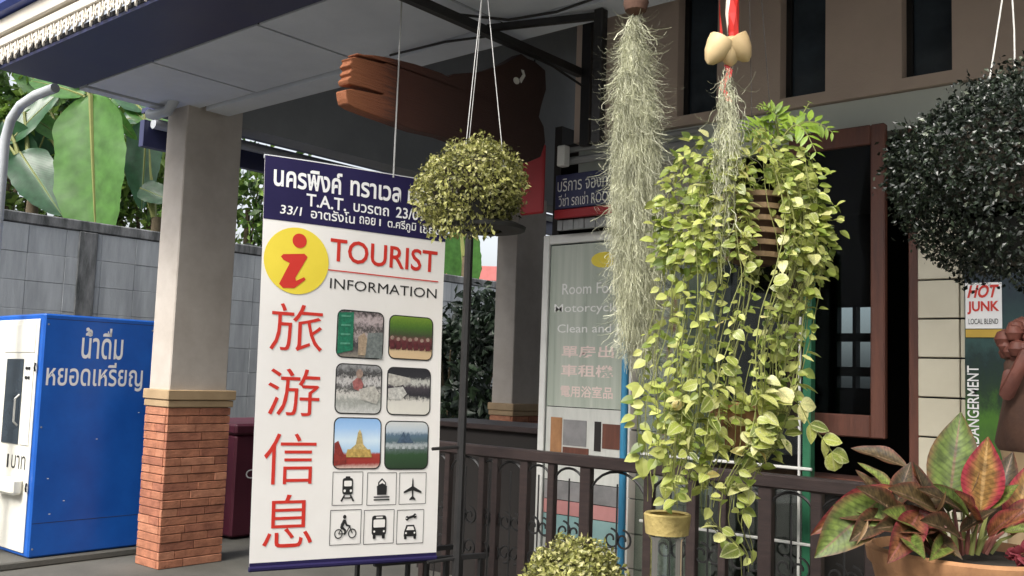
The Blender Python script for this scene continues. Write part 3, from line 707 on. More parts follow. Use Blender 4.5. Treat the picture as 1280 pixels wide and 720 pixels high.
for k, ((x0, y0, x1, y1), st, nz_, ns) in enumerate(pics):
    u0, v0 = PU(x0, y0); u1, v1 = PU(x1, y1); 
    pf = MB().prism(rrect(u0, v0, u1, v1), SH(.0025), None, 0).build('photo_border', 'ink_black', bn_t)
    grad('print%d' % k, st, 2, nz_, ns * 2.2, .5)
    i_ = .006
    MB().prism(rrect(u0 + i_, v0 + i_ * UA, u1 - i_, v1 - i_ * UA, .03), SH(.004), None, 0).build('photo_print', 'print%d' % k, pf)
    lu = lambda x, y: (lerp(u0 + i_, u1 - i_, x), lerp(v0 + i_ * UA, v1 - i_ * UA, y))
    def shape(poly, mname, d=.0062): MB().prism([lu(*p) for p in poly], SH(d), None, 0).build('print_shape', mname, pf)
    def pm(nm, c): mat(nm, c, tuple(q * .5 for q in c), 60, .5); return nm
    if k == 0:
        shape([(0, .05), (.33, .02), (.34, .85), (0, .95)], pm('p_green', (.02, .22, .12)))
        shape([(.66, .45), (1, .42), (1, 1), (.62, 1)], pm('p_grey', (.22, .25, .24)))
        shape([(.45, .55), (.58, .45), (.66, .6), (.66, .95), (.46, .95)], pm('p_tan', (.5, .38, .26)))
        for j in range(4): shape([(.06, .1 + j * .2), (.27, .09 + j * .2), (.27, .13 + j * .2), (.06, .14 + j * .2)], pm('p_mint', (.12, .4, .26)), .0075)
    if k == 1:
        for j in range(7):
            x_ = .06 + j * .14; shape(ell(x_, .52 + .03 * (j % 2), .045, .05, 8), pm('p_skin', (.42, .3, .24))); shape([(x_ - .06, .6), (x_ + .05, .58), (x_ + .06, .78), (x_ - .05, .8)], pm('p_wine', (.14, .03, .035)), .007)
    if k == 2:
        shape([(.35, .35), (.5, .22), (.6, .4), (.55, .55), (.38, .5)], pm('p_rose', (.45, .16, .15))); shape(ell(.5, .18, .08, .1, 9), pm('p_skin', (.42, .3, .24)), .0075)
        shape([(.5, .5), (.85, .42), (1, .62), (.9, .8), (.55, .72)], pm('p_sand', (.58, .56, .5)))
    if k == 3:
        shape([(0, .12), (.5, .2), (.55, .3), (.2, .4), (0, .35)], pm('p_sand', (.58, .56, .5))); shape([(0, .45), (.35, .4), (.45, .55), (.3, .7), (0, .68)], pm('p_pale', (.66, .65, .6)))
    if k == 4:
        shape([(.28, .62), (.78, .62), (.82, .78), (.24, .78)], pm('p_gold', (.62, .42, .12))); shape([(.34, .62), (.46, .52), (.5, .28), (.54, .22), (.58, .30), (.62, .52), (.72, .62)], pm('p_gold2', (.66, .5, .2)))
        shape([(0, .5), (.08, .45), (.2, .72), (.26, .74), (.26, .9), (0, .95)], pm('p_red', (.32, .04, .03)))
    if k == 5:
        shape([(.25, .45), (.36, .3), (.42, .2), (.47, .32), (.52, .2), (.57, .33), (.66, .45)], pm('p_slate', (.08, .13, .2)))
        for j in range(6): shape([(.08 + j * .15, .5), (.16 + j * .15, .5), (.16 + j * .15, .58), (.08 + j * .15, .58)], pm('p_ice', (.5, .55, .56)))
# six pictograms in hairline frames
def seg(p, q, w_):
    p, q = Vector(p), Vector(q); d = (q - p).normalized() * w_ / 2; n_ = Vector((-d.y, d.x)); return [tuple(p + n_), tuple(q + n_), tuple(q - n_), tuple(p - n_)]
def rr(x0, y0, x1, y1, r): 
    P = []
    for cx, cy, a0 in ((x1 - r, y1 - r, 0), (x0 + r, y1 - r, 90), (x0 + r, y0 + r, 180), (x1 - r, y0 + r, 270)):
        for i in range(4): P.append((cx + r * math.cos(R(a0 + 30 * i)), cy + r * math.sin(R(a0 + 30 * i))))
    return P
def ring(cx, cy, r0, r1): return ring2(cx, cy, r0, r1, 0, 359, 18)
ICON = {
 'train': ([rr(.28, .12, .72, .72, .1), seg((.38, .74), (.24, .96), .07), seg((.62, .74), (.76, .96), .07), seg((.36, .84), (.64, .84), .05), rr(.4, .06, .6, .14, .03)], [rr(.34, .22, .66, .42, .04), ell(.37, .58, .05, .05, 12), ell(.63, .58, .05, .05, 12)]),
 'ship': ([[(.28, .40), (.5, .30), (.72, .40), (.70, .72), (.30, .72)], [(.33, .38), (.33, .26), (.5, .10), (.67, .26), (.67, .38)], seg((.16, .80), (.84, .80), .05), seg((.16, .90), (.84, .90), .05)], [[(.38, .34), (.38, .28), (.5, .17), (.62, .28), (.62, .34), (.5, .28)]]),
 'plane': ([[(.47, .2), (.5, .08), (.53, .2), (.54, .42), (.92, .62), (.92, .69), (.54, .58), (.53, .8), (.64, .9), (.64, .95), (.5, .92), (.36, .95), (.36, .9), (.47, .8), (.46, .58), (.08, .69), (.08, .62), (.46, .42)]], []),
 'bike': ([ring(.22, .72, .13, .17), ring(.78, .72, .13, .17), ell(.45, .14, .07, .07, 12), [(.40, .22), (.50, .24), (.56, .40), (.70, .44), (.70, .49), (.52, .46), (.46, .36), (.40, .48), (.52, .58), (.50, .76), (.44, .76), (.45, .62), (.28, .52), (.30, .40)], seg((.22, .72), (.36, .5), .035), seg((.22, .72), (.5, .72), .035), seg((.5, .72), (.66, .48), .035), seg((.64, .44), (.78, .72), .035)], []),
 'bus': ([rr(.2, .1, .8, .8, .1), rr(.25, .76, .37, .92, .03), rr(.63, .76, .75, .92, .03)], [rr(.26, .24, .74, .52, .04), rr(.36, .14, .64, .19, .02), ell(.3, .66, .04, .04, 10), ell(.7, .66, .04, .04, 10)]),
 'car': ([[(.22, .66), (.32, .44), (.68, .44), (.78, .66), (.80, .84), (.20, .84)], rr(.22, .82, .34, .94, .03), rr(.66, .82, .78, .94, .03), seg((.34, .20), (.68, .12), .09), ell(.34, .2, .085, .085, 12), ell(.7, .12, .085, .085, 12)], [[(.31, .62), (.37, .49), (.63, .49), (.69, .62)], ell(.3, .72, .045, .035, 10), ell(.7, .72, .045, .035, 10), [(.28, .22), (.25, .16), (.36, .20)], [(.74, .08), (.8, .10), (.69, .13)]])}
ib = [('train', (417, 583, 453, 622)), ('ship', (460, 583, 495, 621)), ('plane', (500, 582, 532, 619)), ('bike', (414, 630, 451, 670)), ('bus', (456, 629, 492, 668)), ('car', (497, 628, 529, 667))]
for nm, (x0, y0, x1, y1) in ib:
    u0, v0 = PU(x0, y0); u1, v1 = PU(x1, y1); lu = lambda x, y: (lerp(u0, u1, x), lerp(v0, v1, y))
    fm = MB()
    for p, q in (((0, 0), (1, 0)), ((1, 0), (1, 1)), ((1, 1), (0, 1)), ((0, 1), (0, 0))): fm.prism([lu(*t) for t in seg(p, q, .018)], SH(.0025), None, 0)
    fr_ = fm.build('pictogram_frame', 'ink_black', bn_t)
    mb = MB()
    for j, p in enumerate(ICON[nm][0]): mb.prism([lu(.1 + .8 * a, .08 + .84 * b) for a, b in p], SH(.003 + .0002 * j), None, 0)
    ic = mb.build('pictogram', 'ink_black', fr_)
    if ICON[nm][1]:
        for p in ICON[nm][1]: MB().prism([lu(.1 + .8 * a, .08 + .84 * b) for a, b in p], SH(.0052), None, 0).build('pictogram_cutout', 'banner_white', fr_)

# ------------------------------------------------------------------ railing
RY = 4.3; RZ = 1.085
rl = thing('balcony_railing', 'dark brown railing with iron scrollwork in front of the shop', 'railing', (-2.8, RY, 0))
RX0, RX1 = -4.85, -.6
MB().box((RX0, RY - .035, RZ - .065), (RX1, RY + .035, RZ), .008).build('top_rail', 'rail_brown', rl)
MB().box((RX0, RY - .02, .10), (RX1, RY + .02, .14), .004).build('bottom_rail', 'rail_brown', rl)
px_posts = [(532, .02), (560, .02), (603, .022), (620, .02), (656, .028), (690, .022), (733, .034), (812, .026), (866, .026), (905, .02), (958, .034), (1022, .026), (1090, .026), (1160, .03)]
posts = [(W(px, 620, Y=RY).x, wd) for px, wd in px_posts]
for xx, wd in posts: MB().box((xx - wd, RY - .022, .0 if wd > .03 else .10), (xx + wd, RY + .022, RZ - .063), .004).build('baluster', 'rail_brown', rl)
def arc(cx, cz, r, a0, a1, n=12): return [(cx + r * math.cos(R(lerp(a0, a1, i / n))), RY, cz + r * math.sin(R(lerp(a0, a1, i / n)))) for i in range(n + 1)]
xs_ = sorted(p[0] for p in posts)
for a, b in zip(xs_, xs_[1:]):
    wd = b - a
    if wd < .08: continue
    cx = (a + b) / 2; hw = wd / 2 - .01; zt = RZ - .09
    k = 1 if wd < .42 else 2
    for j in range(k):
        c0 = a + wd * (j + .5) / k; h2 = wd / k / 2 - .008
        mb = MB(); mb.tube([(c0 - h2, RY, .14)] + [(c0 - h2, RY, zt - h2 * .9)] + arc(c0, zt - h2 * .9, h2, 180, 0)[1:] + [(c0 + h2, RY, .14)], .0075, 5); mb.build('iron_arch', 'black_metal', rl)
        for sgn in (-1, 1):
            P = []
            for i in range(22):
                t = i / 21; r_ = .055 * (1 - .72 * t); an = R(90 + sgn * 460 * t)
                P.append((c0 + sgn * .038 + r_ * math.cos(an) * -sgn, RY + .006, .66 + r_ * math.sin(an)))
            MB().tube(P, .006, 5).build('iron_scroll', 'black_metal', rl)
            P = [(q[0], RY + .006, 1.14 - q[2]) for q in P]; MB().tube(P, .006, 5).build('iron_scroll', 'black_metal', rl)
        mb = MB(); mb.tube([(c0, RY, .14), (c0, RY, .95)], .005, 5); mb.build('iron_rod', 'black_metal', rl)
# iron pole beside the banner and the low rack at its foot
p0 = W(571, 715, D=4.72); p1 = W(588, 262, D=4.72)
ip = thing('iron_pole', 'slim black iron pole standing beside the tourist banner', 'pole', (p0.x, p0.y, 0))
MB().tube([(p0.x, p0.y, .02), (p1.x, p1.y, 2.42)], .022, 8).build('tube', 'black_metal', ip, True)
MB().lathe([(.10, 0), (.10, .02), (.03, .04), (.024, .05)], (p0.x, p0.y, 0), 16).build('base_plate', 'black_metal', ip)
for z in (1.15, .62):
    q = lerp(p0, p1, (z - p0.z) / (p1.z - p0.z)); MB().tube([(q.x, q.y, z), (q.x + bd.x * -.16, q.y + bd.y * -.16, z - .01)], .008, 6).build('hook_arm', 'black_metal', ip)
rk = W(545, 690, D=5.15)
rt = thing('iron_rack', 'low black iron rack on the floor under the tourist banner', 'rack', (rk.x, rk.y, 0))
dv = bd
def rp(s, z, o_=0): return (rk.x + dv.x * s - dv.y * o_, rk.y + dv.y * s + dv.x * o_, z)
for o_ in (0, .28): MB().tube([rp(-.35, .53, o_), rp(.30, .53, o_)], .018, 4).build('top_bar', 'black_metal', rt)
for s_ in (-.32, -.16, -.05, .06, .15, .27): MB().tube([rp(s_, 0), rp(s_, .53)], .014, 4).build('upright', 'black_metal', rt)
for s_ in (-.32, .27): MB().tube([rp(s_, 0, .28), rp(s_, .53, .28)], .014, 4).build('upright', 'black_metal', rt)

# dark counter beyond the railing
ct = thing('dark_counter', 'dark brown wooden counter beyond the railing beside the far column', 'counter', (-5.0, 5.6, 0))
MB().box((-5.5, 5.3, 1.10), (-4.1, 5.9, 1.14), .006).build('top', 'rail_brown', ct)
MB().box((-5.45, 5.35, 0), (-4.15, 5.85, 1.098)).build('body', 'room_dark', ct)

# ------------------------------------------------------------------ glass door with painted street reflection, blue pole, small signs
gd = thing('glass_door', 'glass door with lettering and painted street reflection at the shop corner', 'door', (-3.55, 4.9, 0))
GX0, GX1, GY = -3.90, -3.18, 4.88
for nm, a, b in (('stile', (GX0, GY - .02, 0), (GX0 + .05, GY + .02, 2.42)), ('stile', (GX1 - .03, GY - .02, 0), (GX1, GY + .02, 2.42)), ('rail', (GX0 + .05, GY - .02, 2.36), (GX1 - .03, GY + .02, 2.42)), ('rail', (GX0 + .05, GY - .02, 0), (GX1 - .03, GY + .02, .10))):
    MB().box(a, b, .004).build(nm, 'white_frame', gd)
pn = MB().box((GX0 + .045, GY - .004, .09), (GX1 - .025, GY + .004, 2.37)).build('pane', 'shop_glass', gd)
fm = MB().box((GX0 + .06, GY - .008, 1.32), (GX1 - .035, GY - .005, 2.35)).build('painted_reflection', 'painted_reflection', gd, label='painted grey-green street reflection with white lettering')
fnF = lambda x, z: (x, GY - .0105, z)
text_on('lettering', 'Room For', fnF, -3.74, -3.34, 2.03, 2.10, 'pale_ink', fm, .005)
text_on('lettering', 'Motorcycle', fnF, -3.80, -3.30, 1.90, 1.97, 'pale_ink', fm, .005)
text_on('lettering', 'Clean and J', fnF, -3.77, -3.30, 1.77, 1.84, 'pale_ink', fm, .005)
for z, s_ in ((1.63, '單房出'), (1.51, '車租機'), (1.38, '電用浴室品')): text_on('lettering', s_, fnF, -3.73, -3.33, z, z + .075, 'pink_ink', fm, .02)
MB().prism(ell(-3.42, 2.24, .10, .05, 16), lambda x, z, d: (x, GY - .0105, z), None, 0).build('door_badge', 'ink_yellow', fm)
bp_ = MB().tube([(-3.13, 4.70, .0), (-3.13, 4.70, 2.25)], .022, 10).build('blue_pole', 'pvc_blue', None, True, label='slim blue plastic pole standing beside the glass door', cat='pole')
# lower panels: street reflection painted as flat boxes, pink and teal bands
mat('reflection_white', (.62, .62, .58), (.50, .51, .47), 3, .35, stretch=(5, 5, 1))
def fpart(x0, x1, z0, z1, m_, d, parent=None): return MB().box((x0, GY - d - .002, z0), (x1, GY - d, z1)).build('painted_reflection_panel', m_, parent or gd)
lf = fpart(GX0 + .06, GX1 - .035, .86, 1.315, 'reflection_white', .005)
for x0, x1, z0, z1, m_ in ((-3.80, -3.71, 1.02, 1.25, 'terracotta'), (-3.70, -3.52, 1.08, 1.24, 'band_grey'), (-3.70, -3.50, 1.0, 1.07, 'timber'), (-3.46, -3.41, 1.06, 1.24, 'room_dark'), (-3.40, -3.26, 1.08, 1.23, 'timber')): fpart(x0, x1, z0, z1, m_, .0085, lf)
for z0, z1, m_ in ((.74, .855, 'band_grey'), (.65, .735, 'band_pink'), (.50, .645, 'band_teal'), (.40, .495, 'reflection_white'), (.1, .395, 'band_grey')): fpart(GX0 + .06, GX1 - .035, z0, z1, m_, .005)

sg = thing('navy_sign', 'small navy sign with white lettering and red strip over the glass door', 'sign', (-3.6, 4.76, 2.5))
MB().box((-3.72, 4.74, 2.56), (-3.20, 4.77, 2.78), .004).build('panel', 'navy_paint', sg)
MB().box((-3.72, 4.735, 2.50), (-3.20, 4.77, 2.555), .003).build('red_strip', 'red_panel', sg)
text_on('lettering', 'บริการ จองทัวร์', lambda x, z: (x, 4.737, z), -3.70, -3.24, 2.67, 2.76, 'pale_ink', sg, .0)
text_on('lettering', 'วีซ่า รถเช่า ROOMS', lambda x, z: (x, 4.737, z), -3.69, -3.24, 2.575, 2.655, 'pale_ink', sg, .0)
aw = thing('ribbed_panel', 'grey ribbed metal panel between the navy sign and glass door', 'panel', (-3.5, 4.8, 2.43))
for k in range(12): MB().box((-3.72 + k * .042, 4.77 + (.006 if k % 2 else 0), 2.43), (-3.72 + k * .042 + .039, 4.80, 2.495), .002).build('rib', 'grey_paint', aw)
jb = thing('conduit_ledge', 'grey conduit ledge with white switch box above the navy sign', 'conduit', (-3.5, 4.75, 2.8))
MB().tube([(-3.68, 4.74, 2.86), (-2.7, 4.74, 2.86)], .025, 8).build('conduit', 'grey_paint', jb, True)
MB().tube([(-3.68, 4.74, 2.93), (-2.7, 4.74, 2.93)], .018, 8).build('conduit', 'grey_paint', jb, True)
q = W(703, 195, Y=4.66); MB().box((q.x - .03, 4.64, q.z - .065), (q.x + .03, 4.70, q.z + .065), .006).build('switch_box', 'white_frame', jb)
rp_ = W(668, 225, Y=4.62)
rpt = thing('red_panel', 'plain red panel hanging behind the end of the wooden board', 'panel', (rp_.x, 4.615, rp_.z - .22))
MB().box((rp_.x - .10, 4.60, rp_.z - .22), (rp_.x + .085, 4.63, rp_.z + .22), .01).build('board', 'red_panel', rpt)
MB().tube([(rp_.x, 4.615, rp_.z + .2), (rp_.x, 4.615, 3.4)], .004, 5).build('hanger', 'steel_wire', rpt)

# glass screen right of the pier, with green edge and white rods
gs = thing('glass_screen', 'tall glass screen with green edge and white rods behind the hanging vine', 'glass screen', (-2.5, 4.6, 0))
gx = W(1010, 500, Y=4.55).x
MB().box((-2.95, 4.556, .02), (gx - .02, 4.564, 2.2)).build('pane', 'shop_glass', gs)
MB().box((gx - .02, 4.53, .0), (gx + .022, 4.585, 2.2), .004).build('edge', 'glass_edge', gs)
MB().tube([(gx - .035, 4.53, 0), (gx - .035, 4.53, 1.85)], .007, 6).build('rod', 'white_frame', gs)
for z in (1.10, .74): MB().tube([(-2.9, 4.53, z), (gx + .03, 4.53, z)], .008, 6).build('rod', 'white_frame', gs)

# ------------------------------------------------------------------ poster and clay figure at the right
po = thing('jungle_poster', 'dark jungle poster with red and white label beside the cream tiles', 'poster', (-.9, 4.74, 1.8))
px0 = W(1206, 450, Y=4.72).x
grad('poster_print', [(0, (.04, .09, .03)), (.22, (.07, .18, .025)), (.35, (.02, .045, .022)), (.5, (.012, .03, .03)), (.6, (.03, .075, .07)), (.85, (.012, .026, .04)), (1, (.01, .018, .03))], 2, .22, 9, .35)
MB().box((px0, 4.72, 1.16), (px0 + .62, 4.735, 2.12), .002).build('print', 'poster_print', po)
MB().box((px0 + .006, 4.714, 1.79), (px0 + .16, 4.7185, 2.0)).build('label_plate', 'white_ink', po)
text_on('lettering', 'HOT', lambda x, z: (x, 4.711, z), px0 + .015, px0 + .15, 1.93, 1.99, 'ink_red', po, .03, shear=.3)
text_on('lettering', 'JUNK', lambda x, z: (x, 4.711, z), px0 + .015, px0 + .15, 1.855, 1.915, 'ink_red', po, .03)
text_on('lettering', 'LOCAL BLEND', lambda x, z: (x, 4.711, z), px0 + .02, px0 + .145, 1.81, 1.835, 'ink_black', po, .0)
mat('gold_band', (.55, .36, .05), (.45, .3, .04), 5, .5)
MB().box((px0 + .006, 4.714, 1.75), (px0 + .16, 4.7185, 1.786)).build('label_band', 'gold_band', po)
text_on('lettering', 'ENDANGERMENT', lambda x, z: (px0 + .06 - (z - 0) , 4.716, x), 1.20, 1.62, 0, .05, 'white_ink', po, .01)
q = W(1283, 400, D=3.9)
cf = thing('clay_figure', 'weathered brown clay figure with knobbly head beside the poster', 'statue', (q.x, q.y, 0))
MB().lathe([(.14, 0), (.15, .25), (.12, .5), (.085, .8), (.075, 1.0), (.085, 1.2), (.10, 1.27)], (q.x, q.y, 0), 20, wob=.05).build('pedestal', 'tan_cap', cf, True)
MB().lathe([(.10, 1.27), (.115, 1.30), (.105, 1.42), (.09, 1.52), (.085, 1.62), (.06, 1.66), (0, 1.67)], (q.x, q.y, 0), 20, wob=.12).build('torso', 'clay_dark', cf, True)
mat('clay_red', (.19, .062, .042), (.12, .04, .028), 8, .6, .3, 40)
hd = MB()
for i in range(46):
    d_ = rv(); c_ = Vector((q.x, q.y, 1.70)) + Vector((d_.x * .085, d_.y * .085, d_.z * .075)); r_ = U(.022, .042)
    hd.lathe([(.001, -r_), (r_ * .7, -r_ * .7), (r_, 0), (r_ * .7, r_ * .7), (.001, r_)], c_, 8)
hd.build('head', 'clay_red', cf, True)
for sgn in (-1, 1): MB().tube([Vector((q.x, q.y, 1.58)) + rh * sgn * .08 - fh * .03, Vector((q.x, q.y, 1.5)) + rh * sgn * .12 - fh * .07, Vector((q.x, q.y, 1.60)) + rh * sgn * .09 - fh * .11, Vector((q.x, q.y, 1.66)) + rh * sgn * .05 - fh * .10], [.03, .03, .026, .03], 8).build('arm', 'clay_red', cf, True)

# ------------------------------------------------------------------ hanging plants
def wires(t, c, top, r, offs, material='steel_wire', rad=.0022):
    for o_ in offs:
        base = Vector(c) + rh * (o_ * r) + fh * U(-.5, .5) * r; MB().tube([base, lerp(base, Vector(top), .5) + rv() * .006, top], rad, 5).build('wire', material, t)
def dome(t, c, rx, rz, n, lsize, material, bottom=-.35, shape='ovate', jit=.16, droop=.3):
    Ms = []
    for _ in range(n):
        while True:
            d = rv()
            if d.z > bottom: break
        bump_ = 1 + .09 * math.sin(d.x * 8 + c[0] * 7) * math.sin(d.y * 7 + d.z * 6 + c[1]) + .08 * math.sin(d.x * 3.1 + d.z * 2.7 + c[0] * 3)
        if bump_ < .93 and random.random() < .45: continue
        if random.random() < .03: bump_ += U(.04, .13)
        k = (U(1 - jit, 1.03) if random.random() < .85 else U(.5, .9)) * bump_
        p = Vector(c) + Vector((d.x * rx, d.y * rx, d.z * rz)) * k
        dr = (d * .7 + rv() * .9 + Vector((0, 0, -.15))).normalized()
        Ms.append(frame(p, dr, d + rv() * .8, lsize * U(.6, 1.3)))
    return leaves_stuff('foliage', Ms, leaf_data(1, .62, 2, shape, droop, .2), material, t)
def dome_core(t, c, rx, rz, material='soil'):
    prof = [(rx * .74 * math.cos(a), rz * .74 * math.sin(a)) for a in [R(x) for x in range(-30, 91, 15)]]
    return MB().lathe(prof, c, 16).build('inner_stems', material, t, True)

# left ball: pot + dome + tray
c = W(590, 232, D=4.15)
hp = thing('hanging_plant', 'round yellow-green plant in black hanging pot in front of the wooden board', 'hanging plant', tuple(c - uz * .25), 'hanging pot plants')
ORG[hp.name] = Vector(hp.location)
dome_core(hp, c - uz * .02, .235, .22); dome(hp, c - uz * .02, .235, .215, 9500, .0195, 'dome_leaf', -.72, jit=.26)
MB().lathe([(.02, -.20), (.12, -.19), (.15, -.13), (.165, -.06), (.17, -.03), (.15, -.03), (.14, -.06)], c, 20).build('pot', 'pot_black', hp, True)
MB().lathe([(.08, -.165), (.15, -.16), (.185, -.175), (.18, -.19), (.08, -.195)], c + rh * .06 + fh * .03, 22).build('saucer', 'pot_black', hp, True)
Ms = []
for _ in range(420):
    a_ = U(1.2, 5.4); r_ = U(.1, .2); q_ = c + rh * r_ * math.cos(a_) - fh * r_ * abs(math.sin(a_)) + uz * U(-.24, -.1); Ms.append(frame(q_, Vector((0, 0, -1)) + rv() * .7, rv(), .026 * U(.6, 1.3)))
leaves_stuff('trailing_leaves', Ms, leaf_data(1, .5, 2, 'ovate', .3, .2), 'dome_leaf', hp)
wires(hp, c + uz * .1, W(606, -40, D=4.15), .15, (-.25, -.2, .9))

# lower ball behind the bottom edge
c = W(718, 728, D=3.7)
hp2 = thing('potted_shrub', 'small yellow-green bushy plant in a tall urn before the railing', 'potted plant', (c.x, c.y, 0))
dome_core(hp2, c, .18, .13); dome(hp2, c, .19, .15, 5000, .022, 'dome_leaf', -.3, jit=.26)
MB().lathe([(.10, 0), (.13, .02), (.09, .12), (.16, .4), (.17, c.z - .08), (.15, c.z - .08)], (c.x, c.y, 0), 20).build('urn', 'clay_dark', hp2, True)

# right dark bush
c = W(1268, 222, D=2.85)
hb = thing('hanging_bush', 'large dark glossy leafy bush hanging in front of the cream tiles', 'hanging plant', tuple(c - uz * .3), 'hanging pot plants')
ORG[hb.name] = Vector(hb.location)
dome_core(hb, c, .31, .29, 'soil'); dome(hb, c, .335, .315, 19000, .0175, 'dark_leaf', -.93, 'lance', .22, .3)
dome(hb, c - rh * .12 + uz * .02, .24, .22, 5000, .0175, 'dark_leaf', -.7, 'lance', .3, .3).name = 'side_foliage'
MB().lathe([(.02, -.27), (.08, -.26), (.12, -.2), (.15, -.14), (.14, -.14)], c, 20).build('pot', 'pot_black', hb, True)
Ms = []
for _ in range(700):
    a_ = U(0, 6.28); r_ = U(.04, .17); p = c + Vector((r_ * math.cos(a_), r_ * math.sin(a_), U(-.29, -.18))); Ms.append(frame(p, Vector((math.cos(a_) * .4, math.sin(a_) * .4, -1)) + rv() * .5, rv(), .02 * U(.7, 1.3)))
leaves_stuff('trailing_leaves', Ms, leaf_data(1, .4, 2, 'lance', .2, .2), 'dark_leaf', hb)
Ms = []
for k_ in range(46):
    d_ = rv(); d_.z = d_.z * .8 + .1; p_ = c + Vector((d_.x * .335, d_.y * .335, d_.z * .315)); q_ = p_ + d_ * U(.03, .08) + uz * U(-.03, .02)
    for j_ in range(7): Ms.append(frame(lerp(p_, q_, j_ / 6), d_ + rv() * 1.0, rv(), .018 * U(.7, 1.2)))
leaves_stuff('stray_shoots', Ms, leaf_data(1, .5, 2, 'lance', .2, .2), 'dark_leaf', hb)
wires(hb, c + uz * .2, W(1262, -60, D=2.85), .1, (-.75, .1), 'white_frame', .0025)

# Spanish moss
def moss(t, D, tab, n, L=.14, wdt=.0009, depth=.8, name='strands', segs=8, curl=.62):
    """tab rows: py, centre px, half width px, density"""
    V = []; F = []; y0, y1 = tab[0][0], tab[-1][0]; org = ORG[t.name]
    cl = [(U(y0, y1), U(0, 6.283), U(.75, 1.12)) for _ in range(60)]
    made = 0
    while made < n:
        py = U(y0, y1); cx, hw, dn = interp(tab, py)
        if random.random() > dn: continue
        made += 1
        cy_, ca_, cr_ = random.choice(cl) if random.random() < .6 else (py, U(0, 6.283), 1)
        if abs(cy_ - py) > 60: cr_ = 1; a_ = U(0, 6.283)
        else: a_ = ca_ + random.gauss(0, .5)
        rr_ = math.sqrt(random.random()) * cr_ if random.random() < .5 else U(.65, .95) * cr_
        o_ = rh * math.cos(a_) + fh * math.sin(a_) * depth
        p = W(cx, py, D=D) + o_ * (rr_ * hw / FPX * D)
        d = (Vector((0, 0, -1.0)) + rv() * .55 + o_ * .1).normalized()
        l_ = L * U(.4, 1.5); sd_ = d.cross(rv()).normalized() * wdt * U(.6, 1.3); k = len(V); ax = rv(); ph = U(0, 6)
        for i in range(segs + 1):
            V += [p - sd_, p + sd_]
            if i < segs: F.append((k + 2 * i, k + 2 * i + 1, k + 2 * i + 3, k + 2 * i + 2))
            d = (d + (Matrix.Rotation(ph + i * 1.5, 3, 'Z') @ ax) * curl + Vector((0, 0, -.34))).normalized(); p = p + d * (l_ / segs)
    me = bpy.data.meshes.new(name); me.from_pydata([q - org for q in V], [], F)
    o = link(name, me, t, 'moss_strand'); o['kind'] = 'stuff'; return o
c = W(795, 4, D=3.45)
ms = thing('hanging_moss', 'long grey-green beard of air-plant moss hanging from a round husk', 'moss', tuple(c - uz * .6))
ORG[ms.name] = Vector(ms.location)
moss(ms, 3.45, [(20, 793, 4, .5), (45, 793, 10, .8), (90, 794, 20, 1), (150, 795, 27, 1), (220, 796, 31, 1), (300, 797, 30, .9), (360, 798, 27, .55), (410, 800, 23, .3), (440, 803, 16, .08)], 23000, .10, .0007)
moss(ms, 3.45, [(14, 794, 4, 1), (110, 795, 18, 1), (250, 796, 22, 1), (350, 797, 18, .6), (430, 800, 8, .2)], 3000, .10, .0018, name='inner_strands')
MB().lathe([(.005, -.05), (.04, -.03), (.048, .0), (.04, .03), (.005, .05)], c, 14).build('husk', 'clay_dark', ms, True)
MB().tube([c, Vector((c.x, c.y, CZ - .01))], .003, 5).build('wire', 'steel_wire', ms)

# shell cup with ribbons and a tuft of moss
c = W(908, 62, D=3.0)
sh = thing('shell_hanger', 'pale seed-pod cup on red ribbons trailing a tuft of moss', 'ornament', tuple(c))
ORG[sh.name] = Vector(c)
for dx, dz, tl, sc in ((-.028, .0, .55, 1.0), (.008, .002, -.15, .95), (.036, .008, -.6, .95)):
    M = Matrix.Rotation(tl, 4, fh) @ Matrix.Scale(sc, 4)
    MB().lathe([(.002, -.062), (.018, -.052), (.036, -.024), (.046, .008), (.048, .028), (.042, .030), (.030, .0), (.0, -.03)], c + rh * dx + uz * dz - fh * abs(dx) * .3, 16, M=M).build('pod', 'shell', sh, True)
for k, (dx, wd) in enumerate(((-.02, .006), (.004, .008), (.02, .014), (.032, .010))):
    P = [c + rh * (dx + .004 * math.sin(i * 1.7 + k)) + uz * (.0 + i * .06) + fh * (.01 * math.sin(k + i)) for i in range(16)]
    mb = MB(); 
    for i in range(15):
        w0 = (rh * math.cos(i * .5 + k) + fh * math.sin(i * .5 + k)) * wd; w1 = (rh * math.cos(i * .5 + .5 + k) + fh * math.sin(i * .5 + .5 + k)) * wd
        mb.add([P[i] - w0, P[i] + w0, P[i + 1] + w1, P[i + 1] - w1], [(0, 1, 2, 3)])
    mb.build('ribbon', 'ribbon' if k != 1 else 'cream_paint', sh)
P = [c + uz * (-.05 - i * .02) + rh * .012 * math.sin(i * 1.3) for i in range(7)]; mb = MB()
for i in range(6): mb.add([P[i] - rh * .008, P[i] + rh * .008, P[i + 1] + rh * .011, P[i + 1] - rh * .011], [(0, 1, 2, 3)])
mb.build('ribbon_tail', 'ribbon', sh)
moss(sh, 2.84, [(84, 908, 4, .6), (105, 909, 10, .8), (140, 910, 15, 1), (180, 909, 16, 1), (225, 906, 14, .7), (260, 903, 10, .3), (310, 900, 6, .1)], 620, .09, .0009, curl=.7)

